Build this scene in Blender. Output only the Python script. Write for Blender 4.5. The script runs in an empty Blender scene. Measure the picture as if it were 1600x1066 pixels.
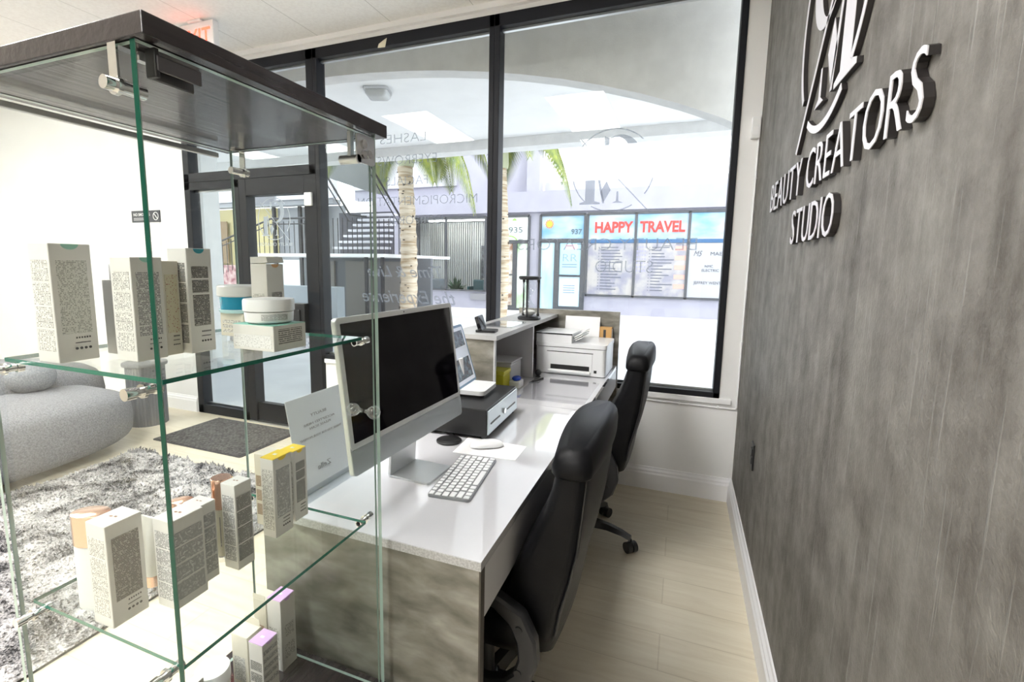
import bpy, bmesh, math, random
from mathutils import Matrix, Vector
PI = math.pi
R = math.radians
random.seed(7)
SC = bpy.context.scene
COL = SC.collection

# ---------------------------------------------------------------- camera
cam = bpy.data.cameras.new('camera')
co = bpy.data.objects.new('camera', cam)
COL.objects.link(co)
cam.sensor_width = 36.0
cam.lens = 764.03 / 1600 * 36.0
cam.shift_x = (800 - 764.10) / 1600
cam.shift_y = -(533 - 516.69) / 1600
cam.clip_start = 0.02
cam.clip_end = 200
co.matrix_world = Matrix.Translation((0, 0, 1.37)) @ Matrix.Rotation(R(21.4727), 4, 'Z') @ Matrix.Rotation(R(82.3543), 4, 'X') @ Matrix.Rotation(R(0.7733), 4, 'Z')
SC.camera = co

# ---------------------------------------------------------------- world, sun, exposure
w = bpy.data.worlds.new('sky')
SC.world = w
w.use_nodes = True
nt = w.node_tree
bg = nt.nodes['Background']
bg.inputs[0].default_value = (0.93, 0.96, 1.0, 1)
bg.inputs[1].default_value = 1.45
sd = bpy.data.lights.new('sun', 'SUN')
sd.energy = 0.8
sd.angle = R(1.0)
sd.color = (1.0, 0.96, 0.9)
so = bpy.data.objects.new('sun', sd)
COL.objects.link(so)
so.rotation_euler = Vector((-0.32, 0.26, -1.0)).to_track_quat('-Z', 'Y').to_euler()
SC.view_settings.view_transform = 'Standard'
SC.view_settings.look = 'None'
SC.view_settings.gamma = 1
SC.view_settings.use_curve_mapping = False
SC.view_settings.exposure = 1.38
cy = SC.cycles
cy.max_bounces = 10
cy.diffuse_bounces = 5
cy.glossy_bounces = 4
cy.transparent_max_bounces = 40
cy.transmission_bounces = 8
cy.sample_clamp_indirect = 6
cy.caustics_reflective = False
cy.caustics_refractive = False
cy.use_denoising = True
LAMP_POWER = 10.2

# ---------------------------------------------------------------- helpers
def tag(o, label=None, cat=None, group=None, kind=None):
    if label: o['label'] = label
    if cat: o['category'] = cat
    if group: o['group'] = group
    if kind: o['kind'] = kind
    return o

def thing(name, label, cat, loc=(0, 0, 0), rz=0.0, group=None, rot=None):
    o = bpy.data.objects.new(name, None)
    COL.objects.link(o)
    o.empty_display_size = 0.05
    o.location = loc
    o.rotation_euler = rot if rot else (0, 0, rz)
    return tag(o, label, cat, group)

def copy_tree(o, parent=None):
    c = o.copy()
    COL.objects.link(c)
    c.parent = parent
    for ch in list(o.children):
        copy_tree(ch, c)
    return c

class MB:
    def __init__(self):
        self.bm = bmesh.new()
    def _f(self, vs, m=0):
        try:
            f = self.bm.faces.new(vs)
            f.material_index = m
            return f
        except ValueError:
            return None
    def box(self, x0, x1, y0, y1, z0, z1, m=0, bev=0, seg=2, M=None):
        c = [(x0, y0, z0), (x1, y0, z0), (x1, y1, z0), (x0, y1, z0), (x0, y0, z1), (x1, y0, z1), (x1, y1, z1), (x0, y1, z1)]
        vs = [self.bm.verts.new(M @ Vector(p) if M else p) for p in c]
        fs = [self._f([vs[i] for i in q], m) for q in ((3, 2, 1, 0), (4, 5, 6, 7), (0, 1, 5, 4), (1, 2, 6, 5), (2, 3, 7, 6), (3, 0, 4, 7))]
        if bev:
            es = list({e for f in fs for e in f.edges})
            bmesh.ops.bevel(self.bm, geom=es, offset=bev, segments=seg, affect='EDGES', profile=0.5)
        return self
    def glassbox(self, x0, x1, y0, y1, z0, z1, m=0, em=1):
        d = (x1 - x0, y1 - y0, z1 - z0)
        ax = d.index(min(d))
        n0 = len(self.bm.faces)
        self.box(x0, x1, y0, y1, z0, z1, em)
        self.bm.faces.ensure_lookup_table()
        self.bm.normal_update()
        for f in self.bm.faces[n0:]:
            if abs(f.normal[ax]) > .9: f.material_index = m
        return self
    def cyl(self, p0, p1, r0, r1=None, seg=20, m=0, caps=True):
        r1 = r0 if r1 is None else r1
        p0 = Vector(p0); p1 = Vector(p1)
        d = (p1 - p0).normalized()
        a = d.orthogonal().normalized(); b = d.cross(a)
        A = []; B = []
        for i in range(seg):
            t = 2 * PI * i / seg
            u = a * math.cos(t) + b * math.sin(t)
            A.append(self.bm.verts.new(p0 + u * r0)); B.append(self.bm.verts.new(p1 + u * r1))
        for i in range(seg):
            j = (i + 1) % seg
            self._f([A[i], A[j], B[j], B[i]], m)
        if caps:
            self._f(A[::-1], m); self._f(B, m)
        return self
    def rings(self, rs, m=0, closed=True, caps=True):
        V = [[self.bm.verts.new(p) for p in r] for r in rs]
        n = len(V[0])
        for k in range(len(V) - 1):
            for i in range(n if closed else n - 1):
                j = (i + 1) % n
                self._f([V[k][i], V[k][j], V[k + 1][j], V[k + 1][i]], m)
        if caps:
            self._f(V[0][::-1], m); self._f(V[-1], m)
        return self
    def lathe(self, prof, c=(0, 0, 0), seg=28, m=0, sx=1.0, sy=1.0, caps=True):
        rs = [[(c[0] + r * sx * math.cos(2 * PI * i / seg), c[1] + r * sy * math.sin(2 * PI * i / seg), c[2] + z) for i in range(seg)] for r, z in prof]
        return self.rings(rs, m, caps=caps)
    def ell(self, c, r, m=0, seg=24, n=14, M=None):
        rs = []
        for k in range(n + 1):
            t = -PI / 2 + PI * k / n
            t = max(-PI / 2 + .04, min(PI / 2 - .04, t))
            q = [Vector((r[0] * math.cos(t) * math.cos(2 * PI * i / seg), r[1] * math.cos(t) * math.sin(2 * PI * i / seg), r[2] * math.sin(t))) for i in range(seg)]
            rs.append([(M @ p if M else p) + Vector(c) for p in q])
        return self.rings(rs, m)
    def tube(self, pts, r, seg=8, m=0, flat=None):
        pts = [Vector(p) for p in pts]
        rr = r if isinstance(r, (list, tuple)) else [r] * len(pts)
        rs = []
        prev = None
        for i, p in enumerate(pts):
            d = (pts[min(i + 1, len(pts) - 1)] - pts[max(i - 1, 0)]).normalized()
            a = (prev - d * prev.dot(d)).normalized() if prev else d.orthogonal().normalized()
            if flat is not None and i == 0:
                f = Vector(flat)
                a = (f - d * f.dot(d)).normalized()
            prev = a
            b = d.cross(a)
            k = 1.0 if flat is None else flat_ratio[0]
            rs.append([p + a * rr[i] * k * math.cos(2 * PI * j / seg) + b * rr[i] * math.sin(2 * PI * j / seg) for j in range(seg)])
        return self.rings(rs, m)
    def prism(self, poly, plane, d0, d1, m=0, sm=None, M=None):
        def P(u, v, d):
            q = {'xy': (u, v, d), 'xz': (u, d, v), 'yz': (d, u, v)}[plane]
            return M @ Vector(q) if M else q
        A = [self.bm.verts.new(P(u, v, d0)) for u, v in poly]
        B = [self.bm.verts.new(P(u, v, d1)) for u, v in poly]
        n = len(A)
        self._f(A[::-1], m); self._f(B, m)
        for i in range(n):
            j = (i + 1) % n
            self._f([A[i], A[j], B[j], B[i]], m if sm is None else sm)
        return self
    def quad(self, pts, m=0):
        self._f([self.bm.verts.new(p) for p in pts], m)
        return self
    def mesh(self, vs, fs, M, m=0, sm=None):
        V = [self.bm.verts.new(M @ Vector(p)) for p in vs]
        for f in fs:
            vv = [V[i] for i in f]
            if len(set(vv)) > 2:
                g = self._f(vv, m)
                if g and sm is not None:
                    a = [Vector(vs[i]) for i in f]
                    if abs((a[1] - a[0]).cross(a[2] - a[1]).normalized().z) < .5: g.material_index = sm
        return self
    def build(self, name, mats, parent=None, smooth=None, loc=None, rot=None, recalc=True):
        if recalc:
            bmesh.ops.recalc_face_normals(self.bm, faces=self.bm.faces[:])
        me = bpy.data.meshes.new(name)
        self.bm.to_mesh(me)
        self.bm.free()
        if not isinstance(mats, (list, tuple)): mats = [mats]
        for x in mats: me.materials.append(x)
        if smooth is not None:
            for p in me.polygons: p.use_smooth = True
            me.set_sharp_from_angle(angle=R(smooth))
        o = bpy.data.objects.new(name, me)
        COL.objects.link(o)
        if parent: o.parent = parent
        if loc: o.location = loc
        if rot: o.rotation_euler = rot
        return o

flat_ratio = [1.0]

def rrect(x0, x1, y0, y1, r, n=5):
    P = []
    for cx_, cy_, a0 in ((x1 - r, y1 - r, 0), (x0 + r, y1 - r, 90), (x0 + r, y0 + r, 180), (x1 - r, y0 + r, 270)):
        for i in range(n + 1):
            t = R(a0 + 90 * i / n)
            P.append((cx_ + r * math.cos(t), cy_ + r * math.sin(t)))
    return P

def frame_m(o, u, v, wv):
    u = Vector(u); v = Vector(v); wv = Vector(wv)
    return Matrix(((u.x, v.x, wv.x, o[0]), (u.y, v.y, wv.y, o[1]), (u.z, v.z, wv.z, o[2]), (0, 0, 0, 1)))

_tc = {}
def text_geo(body, ext=0.0, thin=0.0, res=3, shear=0.0):
    """Vertices and faces of a piece of text, capital height 1, centred in x, on its baseline; also its width."""
    key = (body, ext, thin, shear)
    if key in _tc: return _tc[key]
    cu = bpy.data.curves.new('t', 'FONT')
    cu.body = body
    cu.size = 1.0
    cu.extrude = ext
    cu.offset = thin
    cu.resolution_u = res
    cu.shear = shear
    cu.align_x = 'CENTER'
    o = bpy.data.objects.new('t', cu)
    COL.objects.link(o)
    dg = bpy.context.evaluated_depsgraph_get()
    me = bpy.data.meshes.new_from_object(o.evaluated_get(dg))
    vs = [tuple(v.co) for v in me.vertices]
    fs = [tuple(p.vertices) for p in me.polygons]
    bpy.data.objects.remove(o); bpy.data.curves.remove(cu); bpy.data.meshes.remove(me)
    x = [v[0] for v in vs]
    if not x: x = [0, 0.3]
    cxx = (min(x) + max(x)) / 2
    s = 1 / 0.729
    vs = [((v[0] - cxx) * s, v[1] * s, v[2] * s) for v in vs]
    _tc[key] = (vs, fs, (max(x) - min(x)) * s)
    return _tc[key]

def put_text(mb, body, o, u, v, wv, h, width=None, depth=0.001, thin=0.0, m=0, sm=None, shear=0.0):
    vs, fs, wd = text_geo(body, 0.5, thin, shear=shear)
    sx = h if width is None else width / max(wd, .01)
    d = depth * .729 if depth else 0
    M = frame_m(o, u, v, wv) @ Matrix.Diagonal((sx, h, depth * .729, 1)) @ Matrix.Translation((0, 0, 0.5 / .729))
    mb.mesh(vs, fs, M, m, sm)
    return mb

# ---------------------------------------------------------------- materials
def mat(name, col=(.8, .8, .8), rough=.5, metal=0.0, spec=None, coat=0.0, emit=None, es=0.0, alpha=None):
    m = bpy.data.materials.new(name)
    m.use_nodes = True
    b = m.node_tree.nodes['Principled BSDF']
    b.inputs['Base Color'].default_value = (*col, 1)
    b.inputs['Roughness'].default_value = rough
    b.inputs['Metallic'].default_value = metal
    if spec is not None: b.inputs['Specular IOR Level'].default_value = spec
    if coat: b.inputs['Coat Weight'].default_value = coat; b.inputs['Coat Roughness'].default_value = .05
    if emit:
        b.inputs['Emission Color'].default_value = (*emit, 1)
        b.inputs['Emission Strength'].default_value = es
    return m

def N(m, t, **k):
    n = m.node_tree.nodes.new(t)
    for a, v in k.items():
        if a.startswith('i_'):
            n.inputs[a[2:].replace('_', ' ')].default_value = v
        else: setattr(n, a, v)
    return n
def L(m, a, b): m.node_tree.links.new(a, b)

def noise_mat(name, c0, c1, scale=(5, 5, 5), rough=.5, detail=6, lo=.35, hi=.65, bump=0.0, coat=0.0, mid=None, dist=0.0, nscale=1.0, bscale=None, spec=None):
    m = mat(name, c0, rough, coat=coat, spec=spec)
    b = m.node_tree.nodes['Principled BSDF']
    tc = N(m, 'ShaderNodeTexCoord')
    mp = N(m, 'ShaderNodeMapping')
    mp.inputs['Scale'].default_value = scale
    L(m, tc.outputs['Object'], mp.inputs['Vector'])
    nz = N(m, 'ShaderNodeTexNoise')
    nz.inputs['Scale'].default_value = nscale
    nz.inputs['Detail'].default_value = detail
    nz.inputs['Distortion'].default_value = dist
    L(m, mp.outputs[0], nz.inputs['Vector'])
    cr = N(m, 'ShaderNodeValToRGB')
    cr.color_ramp.elements[0].position = lo; cr.color_ramp.elements[0].color = (*c0, 1)
    cr.color_ramp.elements[1].position = hi; cr.color_ramp.elements[1].color = (*c1, 1)
    if mid:
        e = cr.color_ramp.elements.new((lo + hi) / 2); e.color = (*mid, 1)
    L(m, nz.outputs['Fac'], cr.inputs[0])
    L(m, cr.outputs[0], b.inputs['Base Color'])
    if bump:
        bp = N(m, 'ShaderNodeBump')
        bp.inputs['Strength'].default_value = bump
        bp.inputs['Distance'].default_value = .01
        src = nz
        if bscale:
            src = N(m, 'ShaderNodeTexNoise'); src.inputs['Scale'].default_value = bscale; src.inputs['Detail'].default_value = 4
            L(m, tc.outputs['Object'], src.inputs['Vector'])
        L(m, src.outputs['Fac'], bp.inputs['Height'])
        L(m, bp.outputs[0], b.inputs['Normal'])
    return m

def glass_mat(name, tint=(.97, .99, .98), f0=.045, rough=0.0, haze=0.0, edge_gain=.9):
    """Clear sheet glass: Schlick mix of a clear tinted pass-through and a mirror coat."""
    m = bpy.data.materials.new(name)
    m.use_nodes = True
    t = m.node_tree
    for n in list(t.nodes): t.nodes.remove(n)
    out = N(m, 'ShaderNodeOutputMaterial')
    tr = N(m, 'ShaderNodeBsdfTransparent'); tr.inputs[0].default_value = (*tint, 1)
    gl = N(m, 'ShaderNodeBsdfGlossy'); gl.inputs['Roughness'].default_value = rough
    gl.inputs[0].default_value = (1, 1, 1, 1)
    lw = N(m, 'ShaderNodeLayerWeight'); lw.inputs[0].default_value = .5
    pw = N(m, 'ShaderNodeMath', operation='POWER'); pw.inputs[1].default_value = 5
    L(m, lw.outputs['Facing'], pw.inputs[0])
    ma = N(m, 'ShaderNodeMath', operation='MULTIPLY_ADD')
    ma.inputs[1].default_value = edge_gain; ma.inputs[2].default_value = f0
    L(m, pw.outputs[0], ma.inputs[0])
    mx = N(m, 'ShaderNodeMixShader')
    L(m, ma.outputs[0], mx.inputs[0]); L(m, tr.outputs[0], mx.inputs[1]); L(m, gl.outputs[0], mx.inputs[2])
    last = mx
    if haze:
        df = N(m, 'ShaderNodeBsdfDiffuse'); df.inputs[0].default_value = (.9, .9, .9, 1)
        m2 = N(m, 'ShaderNodeMixShader'); m2.inputs[0].default_value = haze
        L(m, mx.outputs[0], m2.inputs[1]); L(m, df.outputs[0], m2.inputs[2])
        last = m2
    L(m, last.outputs[0], out.inputs[0])
    return m

def sheer_mat(name, col, alpha, tint=(.8, .8, .8)):
    m = bpy.data.materials.new(name)
    m.use_nodes = True
    t = m.node_tree
    for n in list(t.nodes): t.nodes.remove(n)
    out = N(m, 'ShaderNodeOutputMaterial')
    tr = N(m, 'ShaderNodeBsdfTransparent'); tr.inputs[0].default_value = (*tint, 1)
    df = N(m, 'ShaderNodeBsdfTranslucent'); df.inputs[0].default_value = (*col, 1)
    mx = N(m, 'ShaderNodeMixShader'); mx.inputs[0].default_value = alpha
    L(m, tr.outputs[0], mx.inputs[1]); L(m, df.outputs[0], mx.inputs[2]); L(m, mx.outputs[0], out.inputs[0])
    return m

def print_mat(name, paper, ink, lines=450.0, dens=.5, xs=260.0):
    """Fine rows of illegible printing."""
    m = mat(name, paper, .55)
    b = m.node_tree.nodes['Principled BSDF']
    tc = N(m, 'ShaderNodeTexCoord')
    sp = N(m, 'ShaderNodeSeparateXYZ'); L(m, tc.outputs['Object'], sp.inputs[0])
    mz = N(m, 'ShaderNodeMath', operation='MULTIPLY'); mz.inputs[1].default_value = lines; L(m, sp.outputs[2], mz.inputs[0])
    fr = N(m, 'ShaderNodeMath', operation='FRACT'); L(m, mz.outputs[0], fr.inputs[0])
    row = N(m, 'ShaderNodeMath', operation='GREATER_THAN'); row.inputs[1].default_value = .42; L(m, fr.outputs[0], row.inputs[0])
    fl = N(m, 'ShaderNodeMath', operation='FLOOR'); L(m, mz.outputs[0], fl.inputs[0])
    ad = N(m, 'ShaderNodeMath', operation='ADD'); L(m, sp.outputs[0], ad.inputs[0]); L(m, sp.outputs[1], ad.inputs[1])
    mx = N(m, 'ShaderNodeMath', operation='MULTIPLY'); mx.inputs[1].default_value = xs; L(m, ad.outputs[0], mx.inputs[0])
    cb = N(m, 'ShaderNodeCombineXYZ'); L(m, mx.outputs[0], cb.inputs[0]); L(m, fl.outputs[0], cb.inputs[1])
    wn = N(m, 'ShaderNodeTexNoise'); wn.inputs['Scale'].default_value = 1.7; wn.inputs['Detail'].default_value = 1; L(m, cb.outputs[0], wn.inputs['Vector'])
    gt = N(m, 'ShaderNodeMath', operation='GREATER_THAN'); gt.inputs[1].default_value = 1 - dens; L(m, wn.outputs['Fac'], gt.inputs[0])
    mu = N(m, 'ShaderNodeMath', operation='MULTIPLY'); L(m, row.outputs[0], mu.inputs[0]); L(m, gt.outputs[0], mu.inputs[1])
    mc = N(m, 'ShaderNodeMix', data_type='RGBA'); mc.inputs['A'].default_value = (*paper, 1); mc.inputs['B'].default_value = (*ink, 1)
    L(m, mu.outputs[0], mc.inputs['Factor']); L(m, mc.outputs['Result'], b.inputs['Base Color'])
    return m

WHITE = mat('white_paint', (.84, .84, .84), .6)
WALLW = noise_mat('wall_white', (.80, .80, .80), (.84, .84, .84), (3, 3, 3), .7, bump=.04, bscale=160)
TRIM = mat('trim_white', (.86, .86, .88), .35)
BLACKF = mat('black_window_frame', (.008, .009, .013), .45, spec=.25)
DARKMET = mat('dark_metal', (.03, .03, .034), .35, .6)
CHROME = mat('chrome', (.75, .75, .75), .12, 1.0)
STEEL = mat('brushed_steel', (.6, .61, .62), .32, 1.0)
ALU = mat('silver_aluminium', (.72, .74, .75), .38, .75)
ROSE = mat('rose_gold', (.80, .52, .40), .2, 1.0)
GLASS = glass_mat('case_glass', (.985, .996, .991), .009, edge_gain=.5)
WGLASS = glass_mat('window_glass', (.97, .985, .985), .022)
GEDGE = mat('green_glass_edge', (.0, .060, .036), .3, spec=.15)
GEDGE2 = mat('teal_glass_edge', (.01, .16, .11), .15, spec=.4)
GEDGEP = mat('lit_glass_edge', (.38, .50, .46), .12, spec=.6)  # same glass edge painted paler, as if catching reflections
DWOOD = noise_mat('dark_wenge_wood', (.020, .015, .018), (.036, .028, .031), (90, 1.5, 90), .27, lo=.3, hi=.7, bump=.10, coat=.25)
LEATHER = noise_mat('black_leather', (.003, .003, .004), (.005, .005, .006), (30, 30, 30), .44, bump=.06, bscale=380, spec=.16)
BPLAST = mat('black_plastic', (.014, .014, .015), .38)
GPLAST = mat('grey_plastic', (.018, .018, .020), .42)
WPLAST = mat('white_plastic', (.84, .85, .86), .28)
PAPER = mat('white_paper', (.88, .88, .89), .6)
CARTON = mat('white_carton', (.75, .74, .715), .45)
CARTON2 = mat('cream_carton', (.74, .71, .62), .5)
PRINT = print_mat('small_print_dark', (.66, .65, .62), (.045, .045, .045), dens=.62)
PRINTL = print_mat('small_print_light', (.76, .75, .72), (.22, .22, .21), dens=.5)
INK = mat('ink', (.05, .05, .05), .6)
GREYINK = mat('grey_ink', (.35, .35, .36), .6)
# ================================================================ ROOM
YW = 3.076          # inner face of the window wall
XR = 0.338          # face of the dark right wall
ZC = 2.99           # ceiling
XL, YB = -7.2, -4.2

FLOOR = mat('pale_wood_floor', (.72, .66, .53), .34, spec=.4)
def _floor(m):
    b = m.node_tree.nodes['Principled BSDF']
    tc = N(m, 'ShaderNodeTexCoord')
    mp = N(m, 'ShaderNodeMapping'); mp.inputs['Scale'].default_value = (1.6, 14, 1)
    L(m, tc.outputs['Object'], mp.inputs[0])
    nz = N(m, 'ShaderNodeTexNoise'); nz.inputs['Scale'].default_value = 1.8; nz.inputs['Detail'].default_value = 9; nz.inputs['Roughness'].default_value = .62; nz.inputs['Distortion'].default_value = .8
    L(m, mp.outputs[0], nz.inputs['Vector'])
    cr = N(m, 'ShaderNodeValToRGB')
    cr.color_ramp.elements[0].position = .3; cr.color_ramp.elements[0].color = (.66, .585, .45, 1)
    cr.color_ramp.elements[1].position = .66; cr.color_ramp.elements[1].color = (.76, .70, .565, 1)
    L(m, nz.outputs['Fac'], cr.inputs[0])
    # plank joints
    br = N(m, 'ShaderNodeTexBrick'); br.inputs['Scale'].default_value = 1.0; br.offset = .37
    br.inputs['Brick Width'].default_value = 1.22; br.inputs['Row Height'].default_value = .18; br.inputs['Mortar Size'].default_value = .0022
    br.inputs['Color1'].default_value = (1, 1, 1, 1); br.inputs['Color2'].default_value = (.95, .95, .94, 1); br.inputs['Mortar'].default_value = (.82, .8, .77, 1)
    L(m, tc.outputs['Object'], br.inputs['Vector'])
    mu = N(m, 'ShaderNodeMix', data_type='RGBA', blend_type='MULTIPLY'); mu.inputs['Factor'].default_value = 1
    L(m, cr.outputs[0], mu.inputs['A']); L(m, br.outputs[0], mu.inputs['B']); L(m, mu.outputs['Result'], b.inputs['Base Color'])
_floor(FLOOR)
m = MB(); m.box(XL, XR + .1, YB, YW + .12, -.05, 0)
tag(m.build('floor', FLOOR), kind='structure')

CEIL = mat('ceiling_tile', (.76, .76, .755), .8)
def _ceil(m):
    b = m.node_tree.nodes['Principled BSDF']
    tc = N(m, 'ShaderNodeTexCoord')
    sp = N(m, 'ShaderNodeSeparateXYZ'); L(m, tc.outputs['Object'], sp.inputs[0])
    def line(axis, off, per, wd):
        a = N(m, 'ShaderNodeMath', operation='ADD'); a.inputs[1].default_value = off + 50 * per; L(m, sp.outputs[axis], a.inputs[0])
        p = N(m, 'ShaderNodeMath', operation='MODULO'); p.inputs[1].default_value = per; L(m, a.outputs[0], p.inputs[0])
        c = N(m, 'ShaderNodeMath', operation='LESS_THAN'); c.inputs[1].default_value = wd; L(m, p.outputs[0], c.inputs[0])
        return c
    mxx = N(m, 'ShaderNodeMath', operation='MAXIMUM')
    L(m, line(0, 1.948, .61, .006).outputs[0], mxx.inputs[0]); L(m, line(1, -3.05, 1.22, .006).outputs[0], mxx.inputs[1])
    nz = N(m, 'ShaderNodeTexNoise'); nz.inputs['Scale'].default_value = 55; nz.inputs['Detail'].default_value = 5; L(m, tc.outputs['Object'], nz.inputs['Vector'])
    cr = N(m, 'ShaderNodeValToRGB'); cr.color_ramp.elements[0].position = .42; cr.color_ramp.elements[0].color = (.86, .855, .845, 1); cr.color_ramp.elements[1].position = .56; cr.color_ramp.elements[1].color = (.90, .90, .89, 1)
    L(m, nz.outputs['Fac'], cr.inputs[0])
    mc = N(m, 'ShaderNodeMix', data_type='RGBA'); mc.inputs['B'].default_value = (.62, .62, .61, 1)
    L(m, mxx.outputs[0], mc.inputs['Factor']); L(m, cr.outputs[0], mc.inputs['A']); L(m, mc.outputs['Result'], b.inputs['Base Color'])
_ceil(CEIL)
m = MB(); m.box(XL, XR + .1, YB, YW + .12, ZC, ZC + .06)
tag(m.build('ceiling', CEIL), kind='structure')
m = MB(); m.box(XL, XR, YW - .03, YW + .005, ZC - .035, ZC)
tag(m.build('trim_1', TRIM), kind='structure')

# dark textured right wall
DW = mat('dark_streaked_plaster', (.13, .125, .12), .6)
def _dw(m):
    b = m.node_tree.nodes['Principled BSDF']
    tc = N(m, 'ShaderNodeTexCoord')
    mp = N(m, 'ShaderNodeMapping'); mp.inputs['Scale'].default_value = (1, 14, .9); L(m, tc.outputs['Object'], mp.inputs[0])
    a = N(m, 'ShaderNodeTexNoise'); a.inputs['Scale'].default_value = 1; a.inputs['Detail'].default_value = 8; a.inputs['Roughness'].default_value = .6; L(m, mp.outputs[0], a.inputs['Vector'])
    c = N(m, 'ShaderNodeTexNoise'); c.inputs['Scale'].default_value = 9; c.inputs['Detail'].default_value = 10; c.inputs['Roughness'].default_value = .7; L(m, tc.outputs['Object'], c.inputs['Vector'])
    mp2 = N(m, 'ShaderNodeMapping'); mp2.inputs['Scale'].default_value = (1, 120, 5); L(m, tc.outputs['Object'], mp2.inputs[0])
    s = N(m, 'ShaderNodeTexNoise'); s.inputs['Scale'].default_value = 1; s.inputs['Detail'].default_value = 3; L(m, mp2.outputs[0], s.inputs['Vector'])
    mx = N(m, 'ShaderNodeMix', data_type='FLOAT'); mx.inputs['Factor'].default_value = .6; L(m, a.outputs['Fac'], mx.inputs['A']); L(m, c.outputs['Fac'], mx.inputs['B'])
    cr = N(m, 'ShaderNodeValToRGB')
    cr.color_ramp.elements[0].position = .36; cr.color_ramp.elements[0].color = (.070, .062, .052, 1)
    cr.color_ramp.elements[1].position = .64; cr.color_ramp.elements[1].color = (.215, .205, .188, 1)
    L(m, mx.outputs['Result'], cr.inputs[0])
    st = N(m, 'ShaderNodeValToRGB'); st.color_ramp.elements[0].position = .60; st.color_ramp.elements[0].color = (0, 0, 0, 1); st.color_ramp.elements[1].position = .72; st.color_ramp.elements[1].color = (1, 1, 1, 1)
    L(m, s.outputs['Fac'], st.inputs[0])
    mc = N(m, 'ShaderNodeMix', data_type='RGBA'); mc.inputs['B'].default_value = (.36, .36, .35, 1)
    ml = N(m, 'ShaderNodeMath', operation='MULTIPLY'); ml.inputs[1].default_value = .28; L(m, st.outputs[0], ml.inputs[0])
    L(m, ml.outputs[0], mc.inputs['Factor']); L(m, cr.outputs[0], mc.inputs['A']); L(m, mc.outputs['Result'], b.inputs['Base Color'])
    fn = N(m, 'ShaderNodeTexNoise'); fn.inputs['Scale'].default_value = 150; fn.inputs['Detail'].default_value = 4; L(m, tc.outputs['Object'], fn.inputs['Vector'])
    f2 = N(m, 'ShaderNodeMath', operation='MULTIPLY_ADD'); f2.inputs[1].default_value = .45; L(m, fn.outputs['Fac'], f2.inputs[0]); L(m, mx.outputs['Result'], f2.inputs[2])
    bp = N(m, 'ShaderNodeBump'); bp.inputs['Strength'].default_value = .7; bp.inputs['Distance'].default_value = .006
    ad = N(m, 'ShaderNodeMath', operation='ADD'); L(m, f2.outputs[0], ad.inputs[0]); L(m, ml.outputs[0], ad.inputs[1])
    L(m, ad.outputs[0], bp.inputs['Height']); L(m, bp.outputs[0], b.inputs['Normal'])
_dw(DW)
m = MB(); m.box(XR, XR + .1, YB, YW + .12, 0, ZC)
tag(m.build('wall_right', DW), kind='structure')
m = MB(); m.box(XL - .1, XL, YB, YW + .12, 0, ZC)
tag(m.build('wall_left', WALLW), kind='structure')
m = MB(); m.box(XL, XR, YB - .1, YB, 0, ZC)
tag(m.build('wall_back', WALLW), kind='structure')
# window wall: knee wall, right strip, left solid part, strip above the header
m = MB()
m.box(-2.60, XR, YW, YW + .12, 0, .615)
m.box(.236, XR, YW, YW + .12, .615, ZC)
m.box(XL, -4.05, YW, YW + .12, 0, ZC)
m.box(-4.05, .236, YW, YW + .12, 2.925, ZC)
tag(m.build('wall_front', WALLW), kind='structure')
# baseboards with a stepped cap
def baseboard(name, along, a0, a1, face, sgn):
    m = MB()
    prof = [(0, 0), (.020, 0), (.020, .098), (.015, .108), (.015, .118), (.008, .128), (.006, .140), (0, .140)]
    if along == 'x':
        m.prism([(face - sgn * d, z) for d, z in prof], 'yz', a0, a1)
    else:
        m.prism([(face - sgn * d, z) for d, z in prof], 'xz', a0, a1)
    return tag(m.build(name, TRIM), kind='structure')
baseboard('baseboard_front', 'x', -2.6, XR, YW, 1)
baseboard('baseboard_front_left', 'x', XL, -4.06, YW, 1)
baseboard('baseboard_right', 'y', YB, YW, XR, 1)
# window stool under the right bay
m = MB(); m.box(-2.6, .30, YW - .018, YW + .02, .585, .618, bev=.004)
tag(m.build('trim_2', TRIM), kind='structure')

# ---- windows
FY0, FY1 = YW - .01, YW + .085
GY = YW + .03
def bay(name, x0, x1, z0, z1, fl, fr, fb, ft):
    m = MB()
    m.box(x0, x0 + fl, FY0, FY1, z0, z1, 0, .004)
    m.box(x1 - fr, x1, FY0, FY1, z0, z1, 0, .004)
    m.box(x0, x1, FY0, FY1, z0, z0 + fb, 0, .004)
    m.box(x0, x1, FY0, FY1, z1 - ft, z1, 0, .004)
    m.box(x0 + fl, x1 - fr, GY + .01, GY + .035, z0 + fb, z0 + fb + .012, 1)
    m.box(x0 + fl, x1 - fr, GY + .01, GY + .035, z1 - ft - .014, z1 - ft, 1)
    o = m.build(name, [BLACKF, STEEL])
    tag(o, kind='structure')
    g = MB(); g.box(x0 + fl - .005, x1 - fr + .005, GY, GY + .006, z0 + fb - .005, z1 - ft + .005)
    g.build('pane', WGLASS, o)
    return o
bay('window_1', -1.196, .236, .615, 2.925, .036, .035, .036, .075)
bay('window_2', -2.63, -1.196, .615, 2.925, .036, .036, .036, .075)
bay('window_3', -4.05, -2.63, 2.035, 2.925, .07, .065, .075, .075)
bay('window_4', -4.05, -3.42, 0, 2.035, .07, .066, .08, .0650)
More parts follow.
